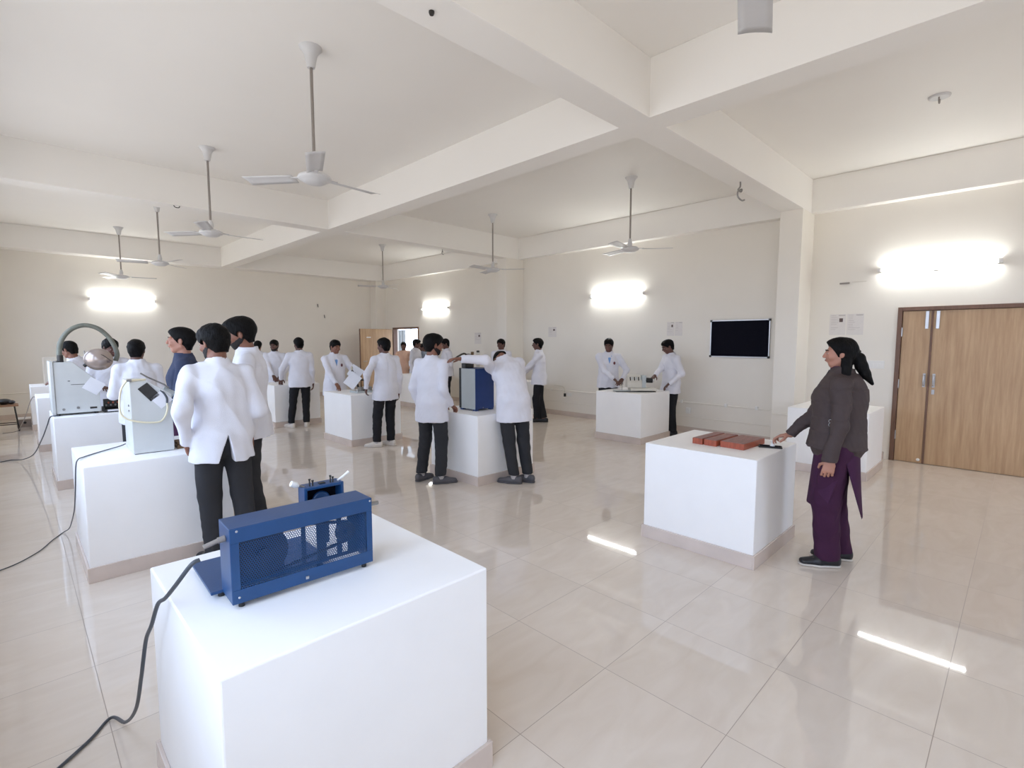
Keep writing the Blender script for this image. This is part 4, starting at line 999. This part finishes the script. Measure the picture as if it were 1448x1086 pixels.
    tr.ecap(Pv + V3(0, 0, -.04 * s), Pv + Rp @ V3(0, 0, .06 * s), wt, (.145 * s * g, .108 * s * g), Sp, .03)
    lw = 1.22 if female else 1.0
    for sg in (1, -1):
        Hj, Kn, An, ty = legs[sg]
        tr.ecap(Hj + V3(0, 0, -.01), Kn, (.092 * s * g, .098 * s * g), (.072 * s * lw, .076 * s * lw), Sp, .03 if not female else .05)
        q = An + V3(0, 0, -.005 * s); tr.ecap(Kn, q, (.072 * s * lw, .076 * s * lw), (.060 * s * lw, .068 * s * lw), Sp, .02 if not female else .03, cut_b=.02 if female else .0)
    tr.wrinkle(.0045, seed + 3, 24, (1, 1, .8)); tr.folds(.004, seed + 5, 30, (1, 1, 1.4))
    if not vent and not female: tr.plane((0, 0, Pv[2] + hem * s + .07), (0, 0, 1))
    tr.plane((0, 0, .035 if female else .098 * s if shoe == 'shoe_grey' else .052 * s), (0, 0, -1)); tr.mesh('trousers', M[trouser], root)
    # ---- shoes
    for sg in (1, -1):
        Hj, Kn, An, ty = legs[sg]; fdv = V3(math.cos(ty), math.sin(ty), 0); Sf = np.cross(V3(0, 0, 1), fdv); c = V3(An[0], An[1], 0)
        a_ = c - fdv * .055 * s + V3(0, 0, .040); m_ = c + fdv * .06 * s + V3(0, 0, .036); e_ = c + fdv * .165 * s + V3(0, 0, .026)
        f_ = SDF(c - V3(.3, .3, .03), c + V3(.3, .3, .14), .006)
        f_.ecap(a_, m_, (.037 * s, .042 * s), (.044 * s, .040 * s), Sf, .01); f_.ecap(m_, e_, (.045 * s, .038 * s), (.038 * s, .025 * s), Sf, .02)
        f_.ecap(a_ + V3(0, 0, .02), a_ + fdv * .05 * s + V3(0, 0, .03), .034 * s, .032 * s, Sf, .012)
        f_.plane((0, 0, .016), (0, 0, -1)); f_.plane(c + V3(0, 0, .088 * s), (0, 0, 1)); so = f_.mesh('shoe', M[shoe], root)
        f_ = SDF(c - V3(.3, .3, .03), c + V3(.3, .3, .06), .005)
        f_.ecap(a_ - V3(0, 0, .02), m_ - V3(0, 0, .02), (.040 * s, .045 * s), (.048 * s, .045 * s), Sf, .01); f_.ecap(m_ - V3(0, 0, .02), e_ - V3(0, 0, .01), (.048 * s, .04 * s), (.041 * s, .035 * s), Sf, .02)
        f_.plane((0, 0, .0015), (0, 0, -1)); f_.plane((0, 0, .0175), (0, 0, 1)); f_.mesh('sole', M[sole or shoe], so)
        if shoe in ('shoe_grey', 'shoe_white'): MB().tube([An + V3(0, 0, -.03) * s, An + V3(0, 0, .0) * s, An + V3(0, 0, .05) * s], [.040 * s, .041 * s, .043 * s], 14).build('sock', M['sock'], root)
    # ---- upper garment
    G = SDF(lo, hi, dx)
    thd = V3(0, 0, -1) if not lean else nrm(.5 * (legs[1][1] + legs[-1][1]) - Pv) * .5 + V3(0, 0, -.5)
    hemP = Pv + nrm(thd) * (-hem) * s
    big = 1.0 + (.22 if garment == 'jacket' else .10 if garment == 'shawl' else 0)
    fem = .93 if female else 1.0
    hb = .965 if garment == 'jacket' else 1.0
    sec = [(hemP, (.206 * s * g * fem * hb, .168 * s * g * fem * big * hb), Sp), (Pv, (.194 * s * g * fem, .150 * s * g * fem * big), Sp), (waist, (.172 * s * g * fem, .128 * s * g * big), Sp),
           (chest + Rc @ V3(0, 0, .04 * s), (.178 * s * g * fem, .132 * s * g * big), Sc), (chest + Rc @ V3(-.008 * s, 0, .12 * s), (.158 * s * fem, .116 * s * big), Sc), (nb - Uc * .05 * s, (.105 * s, .072 * s), Sc)]
    for i in range(len(sec) - 1):
        (a, ra, Sa), (c, rc, Sb) = sec[i], sec[i + 1]
        G.ecap(a, c, ra, rc, Sb, .03, cut_a=.004 if i == 0 else None)
    for sg in (1, -1):
        A, E_, Wr, hd, pn, td, curl, fd = arms[sg]
        G.ecap(nb - Uc * .03 * s, A + Uc * .004 * s, (.058 * s, .038 * s), (.060 * s, .056 * s), Fc, .045)
        k_ = 1.12 if big > 1 else 1.0
        G.ecap(A, E_, .064 * s * k_, .052 * s * k_, td, .03); G.ecap(E_, Wr + fd * .008 * s, .052 * s * k_, .040 * s * k_, td, .02, cut_b=0.0)
    if collar:
        cn = nb + Uc * (.036 if garment != 'jacket' else .045) * s; G.ecap(nb - Uc * .05 * s, cn, .080 * s, .070 * s if garment != 'jacket' else .078 * s, Sc, .02, cut_b=.0)
    G.wrinkle(.0065, seed, 15, (1, 1, .75)); G.wrinkle(.0028, seed + 50, 40, (1, 1, .6))
    G.folds(.011 if dx < .0065 else .008, seed + 70, 17, (1, 1, .8))
    if garment == 'jacket':     # quilting lines
        X, Y, Z = G.ax[0][:, None, None], G.ax[1][None, :, None], G.ax[2][None, None, :]
        G.D += (.0035 * np.clip(1 - np.abs(((Z / (.105)) % 1.0) - .5) * 12, 0, 1)).astype(np.float32)
    if seam:
        X, Y, Z = G.ax[0][:, None, None], G.ax[1][None, :, None], G.ax[2][None, None, :]
        G.D += (.006 * np.exp(-((Y - pelvis[1]) / .008) ** 2) * (X < Pv[0] - .04)).astype(np.float32)
    if collar and garment in ('lab_coat', 'grey_shirt'): G.ecap(nb - Uc * .022 * s, nb + Uc * .022 * s, (.094 * s, .088 * s), (.076 * s, .070 * s), Sc, .003, cut_b=0, cut_a=0)
    if collar:
        G.ecap(nb - Uc * .01 * s, nb + Uc * .14 * s, .062 * s, .066 * s, Sc, .0, mode='sub')
    if vent:     # slit that opens towards the hem at the back
        z1 = Pv[2] + .02 * s; zh = hemP[2]
        G.wedge([((Pv[0] + .06, 0, 0), (1, 0, 0)), ((0, -.012, z1), (0, 1, .34)), ((0, -.012, z1), (0, -1, .16))])
    if shirt:
        vt = chest + Rc @ V3(.10 * s, 0, .03 * s)
        G.wedge([(vt, Rc @ V3(-1, 0, 0)), (vt, Rc @ V3(0, 1, -.26)), (vt, Rc @ V3(0, -1, -.26)), (nb + Uc * .06 * s, Uc)])
    go = G.mesh(garment, M[coat], root)
    if shirt:
        S_ = SDF(lo, hi, dx)
        S_.ecap(chest + Rc @ V3(-.0, 0, .0 * s), chest + Rc @ V3(.0, 0, .13 * s), (.150 * s, .122 * s * g), (.14 * s, .100 * s), Sc, .02)
        S_.ecap(chest + Rc @ V3(-.0, 0, .12 * s), nb - Uc * .03 * s, (.14 * s, .10 * s), (.085 * s, .075 * s), Sc, .02)
        S_.ecap(nb - Uc * .04 * s, nb + Uc * .028 * s, .070 * s, .064 * s, Sc, .01, cut_b=0)
        S_.ecap(nb, nb + Uc * .14 * s, .057 * s, .06 * s, Sc, 0, mode='sub')
        S_.mesh('shirt', M[shirt], root)
    if emblem:
        c = chest + Rc @ V3(.128 * s * g, .085 * s, .05 * s); Re = Matrix((Rc @ Rz(.45)).tolist())
        MB().ell(c, (.006, .022, .028), 14, 8, Re).build('pocket_emblem', M['emblem'], go)
    if female and garment == 'jacket':
        # tunic below the jacket, open at both sides
        K = SDF(lo - .05, np.array([hi[0] + .05, hi[1] + .05, waist[2]]), dx); zb = .42 * s
        Kb = V3(Pv[0], Pv[1], zb)
        K.ecap(Kb - V3(0, 0, .02), Pv + V3(0, 0, .02), (.180 * s, .182 * s), (.165 * s, .135 * s), Sp, .0)
        K.wrinkle(.007, seed + 9, 16, (1, 1, .3))
        K.ecap(Kb - V3(0, 0, .3), Pv + V3(0, 0, -.06), (.168 * s, .170 * s), (.150 * s, .120 * s), Sp, .0, mode='sub')
        X, Y, Z = K.ax[0][:, None, None], K.ax[1][None, :, None], K.ax[2][None, None, :]
        # front panel ends higher than the back panel; slits at the sides
        K.D = np.maximum(K.D, (zb + np.where(X > .0, .06, -.09) * s - Z + X * -.15).astype(np.float32))
        slit = np.maximum(np.maximum(Z - .80 * s, np.abs(X + .055) - (.82 * s - Z) * .27), -1.0)
        K.D = np.maximum(K.D, -(slit).astype(np.float32))
        K.mesh('kurta', M['kurta'], root)
        # jacket details on the left side and chest
        pk = MB(); c = Pv + V3(.045 * s, .178 * s, .10 * s)
        pk.cbox(c + V3(0, .002, .0), (.012, .004, .115)); pk.build('pocket_zip', M['black'], go)
        for i in range(2):
            t_ = MB().tube([c + V3(.0 + .011 * math.cos(a), .010, .045 + .026 * i + .011 * math.sin(a)) for a in np.linspace(0, 2 * math.pi, 15)], .0022, 6, False)
            t_.build('zip_ring', M['alu'], go)
        zp = smooth_path([nb + Fc * .085 * s + Uc * .02 * s, chest + Rc @ V3(.148 * s, 0, .10 * s), chest + Rc @ V3(.155 * s, 0, 0), waist + V3(.150 * s, 0, 0), Pv + V3(.165 * s, 0, -.05)], 5)
        MB().tube(zp, .004, 6).build('front_zip', M['black'], go)
        C2 = SDF(lo, hi, dx); C2.ecap(nb - Uc * .04 * s, nb + Uc * .055 * s + Fc * .01, .070 * s, .072 * s, Sc, .0, cut_b=0); C2.ecap(nb - Uc * .06 * s, nb + Uc * .14 * s, .058 * s, .064 * s, Sc, .0, mode='sub')
        C2.plane(nb + Fc * .02 * s, -Fc); C2.mesh('inner_collar', M['kurta'], root)
    return root

WC = 'students in white coats'
# 1 the woman
person('woman in dark brown jacket and purple kurta reaching for a bench top', (4.235, .925), 102, h=1.675, girth=1.04, dx=.006, skin='skin_light', coat='jacket', trouser='kurta_in', shoe='shoe_black', sole='sole',
       head=(8, 2), female=True, hair='tail', garment='jacket', hem=-.03, armR=('w', (4.275, 1.335, .885), (1, -.5, -.2)), handR=dict(palm=(0, 0, -1), dir=(-.15, 1, -.25)),
       armL=('l', (.045, .235, .735), (-1, .3, 0)), feetL=(4.16, .93), feetR=(4.36, .90), toes=(22, 12), curlL=.9, curlR=.7, seed=11, lean=-1, group=None)
# 2 bending student
person('student in white coat bending over the blue cabinet, arm stretched across its top', (4.12, 4.02), 58, h=1.76, skin='skin', trouser='trouser', shoe='shoe_grey', lean=30, side=11, twist=4, pelvis=(.04, .085, -.01),
       head=(0, 112), armL=('w', (3.42, 4.36, 1.45), (0, -1, .3)), armR=('w', (4.36, 4.50, .86), (1, -.6, 0)), feetL=(4.05, 4.07), feetR=(4.20, 4.00), toes=(60, 45), hem=-.21, seed=21, handL=dict(palm=(0, 0, -1)), group=None, face=False)
# 3 student from behind at the blue cabinet
person('bearded student in white coat seen from behind, left of the blue cabinet', (3.43, 4.80), 18, h=1.72, trouser='trouser', shoe='shoe_grey', head=(-34, 6), beard=True, feetL=(3.36, 4.93), feetR=(3.44, 4.66), toes=(-5, -42),
       armR=('w', (3.66, 4.68, .865), (-1, -.6, 0)), handR=dict(palm=(0, 0, -1), dir=(.9, .2, -.5)), armL=('l', (.10, .215, .80)), hem=-.22, seed=31, lean=2, hair='thick')
# 4 student behind him
person('student in white coat standing far behind the bearded student at blue cabinet', (7.35, 9.65), 160, h=1.69, dx=.009, skin='skin_dark', trouser='trouser_black', head=(5, 18), seed=41, hem=-.12,
       armL=('l', (.30, .16, 1.12)), armR=('l', (.30, -.16, 1.12)))
# 5 face beyond the bending student
person('student whose dark-haired head shows just above the bending student', (7.78, 8.22), 215, h=1.68, dx=.009, skin='skin_dark', trouser='trouser_black', head=(-20, 8), seed=51)
# 6 side student
person('student in white coat in profile, standing at the bench right of the bending student', (7.50, 6.82), 132, h=1.69, dx=.009, skin='skin_dark', trouser='trouser_black', shoe='shoe_black', head=(-2, 4), seed=61, hem=-.15, lean=2,
       armL=('w', (7.10, 7.19, .86), (.6, -1, -.3)), armR=('w', (7.30, 7.22, .87), (1, -1, -.3)), feetL=(7.48, 6.86), feetR=(7.57, 6.76), curlL=.3)
# 7 facing student
person('student facing the camera in white coat and blue shirt at the ivory instrument', (7.66, 5.28), 222, h=1.69, dx=.007, skin='skin_dark', trouser='trouser_black', head=(-18, 20), shirt='shirt', emblem=True, seed=71, hem=-.12,
       armL=('w', (7.58, 4.96, .925), (.8, -.2, -.2)), armR=('w', (7.50, 4.99, .925), (-.8, .6, -.2)), curlL=.8, curlR=.8)
# 8 profile student
person('student in white coat in profile turning the black drum of the ivory instrument', (8.12, 4.30), 150, h=1.67, dx=.007, skin='skin_dark', trouser='trouser_black', head=(-8, 24), seed=81, hem=-.17, lean=3,
       armR=('w', (7.66, 4.40, 1.00), (.2, -.6, -1)), armL=('w', (7.83, 4.24, .87), (.3, -1, -.2)), curlR=.7)
# 9 back student at apparatus bench
person('student in white coat and cream sneakers seen from behind at the small apparatus', (4.09, 6.93), 80, h=1.685, dx=.007, trouser='trouser_black', shoe='shoe_white', head=(32, 4), seed=91, seam=True, hem=-.18,
       armL=('w', (3.80, 7.02, .86), (-.8, -.8, 0)), feetL=(3.95, 6.99), feetR=(4.18, 6.96), toes=(62, 25), skin='skin_dark', lean=2)
# 10 facing student with sheets
person('student in white coat with emblem looking down at the white sheets', (3.98, 8.42), 262, h=1.66, dx=.007, skin='skin', head=(14, 16), shirt='shirt', emblem=True, seed=101, hem=-.2,
       armR=('w', (3.86, 8.05, .86), (-.9, .3, -.2)), armL=('w', (4.12, 8.08, .95), (.8, .4, -.2)))
# 11-13 people by the doorway
person('woman in a peach-beige shawl standing in front of the open doorway', (7.79, 12.2), 232, h=1.60, dx=.009, skin='skin_dark', coat='beige', trouser='beige', head=(0, 0), seed=111, hem=-.42, garment='shawl', collar=False, female=False, girth=.82)
person('dark-haired person in white coat right of the woman in the peach shawl', (7.68, 11.45), 300, h=1.68, dx=.009, skin='skin_dark', trouser='trouser_black', head=(15, 12), seed=121, hem=-.35, armL=('l', (.32, .20, 1.13)))
person('person in grey-blue shirt partly hidden behind the bearded student', (8.22, 11.85), 150, h=1.56, dx=.009, skin='skin_dark', coat='greyblue', trouser='trouser_black', garment='grey_shirt', head=(0, 10), seed=131, hem=-.08)
# 14-15 pair at the far bench
person('student in white coat and cream sneakers seen from behind at the far middle bench', (3.85, 9.60), 68, h=1.70, dx=.008, skin='skin_dark', trouser='trouser_black', shoe='shoe_white', head=(24, 8), seed=141, hem=-.15,
       armL=('w', (3.60, 9.90, .86), (-.8, -.8, 0)), feetL=(3.69, 9.70), feetR=(3.95, 9.62), toes=(40, -5), girth=1.05)
person('student in white coat facing the camera across the far middle bench, head lowered', (3.90, 10.98), 240, h=1.66, dx=.009, skin='skin_dark', head=(-10, 10), seed=151, beard=True, armL=('w', (3.85, 10.66, .88), (.8, .4, 0)), armR=('w', (3.76, 10.66, .88), (-.8, .4, 0)))
# 16-17 heads in the distance
person('distant student, left one of two heads beside the tall bearded student', (4.13, 13.5), 230, h=1.66, dx=.010, skin='skin', head=(0, 10), seed=161)
person('distant student seen from behind, right one of two heads beside the tall bearded student', (3.98, 12.25), 60, h=1.64, dx=.010, skin='skin', head=(0, 10), seed=171)
# 18-19 foreground pair
person('student in untucked white coat seen from behind, hand in pocket, nearest the camera', (1.06, 4.10), 86, h=1.765, dx=.006, skin='skin', coat='coat_bright', trouser='trouser', shoe='shoe_black', head=(30, 14), beard=True, hair='thick', seed=181, hem=-.16, vent=True,
       armL=('l', (.03, .215, .855), (-1, .45, -.2)), armR=('l', (.27, -.06, 1.06), (-.2, -.3, -1)), feetL=(.98, 4.14), feetR=(1.20, 4.06), toes=(20, -15), lean=3, girth=1.02, curlL=.8)
person('tall bearded student in white coat and light blue shirt facing left', (1.40, 4.58), 158, h=1.84, dx=.006, skin='skin', coat='coat_bright', trouser='trouser', head=(4, 16), beard=True, hair='thick', shirt='shirt', seed=191, hem=-.15,
       armL=('l', (.0, .23, .80), (-1, .4, 0)), armR=('l', (.20, -.18, .98), (-.5, -1, 0)), curlL=.7, girth=1.02, feetL=(1.42, 4.48), feetR=(1.44, 4.68))
# 20 man in sweater
person('man in navy blue sweater looking left behind the hose machine', (1.16, 5.62), 165, h=1.77, dx=.006, skin='skin_light', coat='sweater', trouser='kurta_in', head=(-4, -2), garment='sweater', seed=201, hem=-.04, shirt=None,
       armL=('l', (.26, .13, .98), (-.6, 1, -.2)), armR=('l', (.28, -.10, 1.0), (-.6, -1, -.2)))
# 21-23 group at the goose-neck machine
person('student in white coat seen from behind between hose machine and goose-neck machine', (.98, 6.86), 92, h=1.66, dx=.007, skin='skin_dark', coat='coat_bright', trouser='trouser', head=(-18, 8), seed=211, hem=-.16,
       armL=('l', (.33, .14, 1.05)), armR=('l', (.33, -.12, 1.05)), lean=3)
person('dark-haired student looking down beside the goose-neck pipe end', (.92, 8.55), 280, h=1.68, dx=.008, skin='skin_dark', head=(10, 18), seed=221, armL=('l', (.30, .16, 1.05)), armR=('l', (.30, -.16, 1.05)))
person('student in white coat behind the goose-neck machine, arm reaching out to the left', (.72, 9.42), 140, h=1.66, dx=.008, skin='skin', head=(0, 20), seed=231, lean=10, side=12, hem=-.15,
       armL=('w', (.36, 9.22, 1.10), (.0, -1, 0)), armR=('l', (.33, -.10, 1.05)), handL=dict(palm=(0, 0, -1), dir=(-1, .1, -.1)))
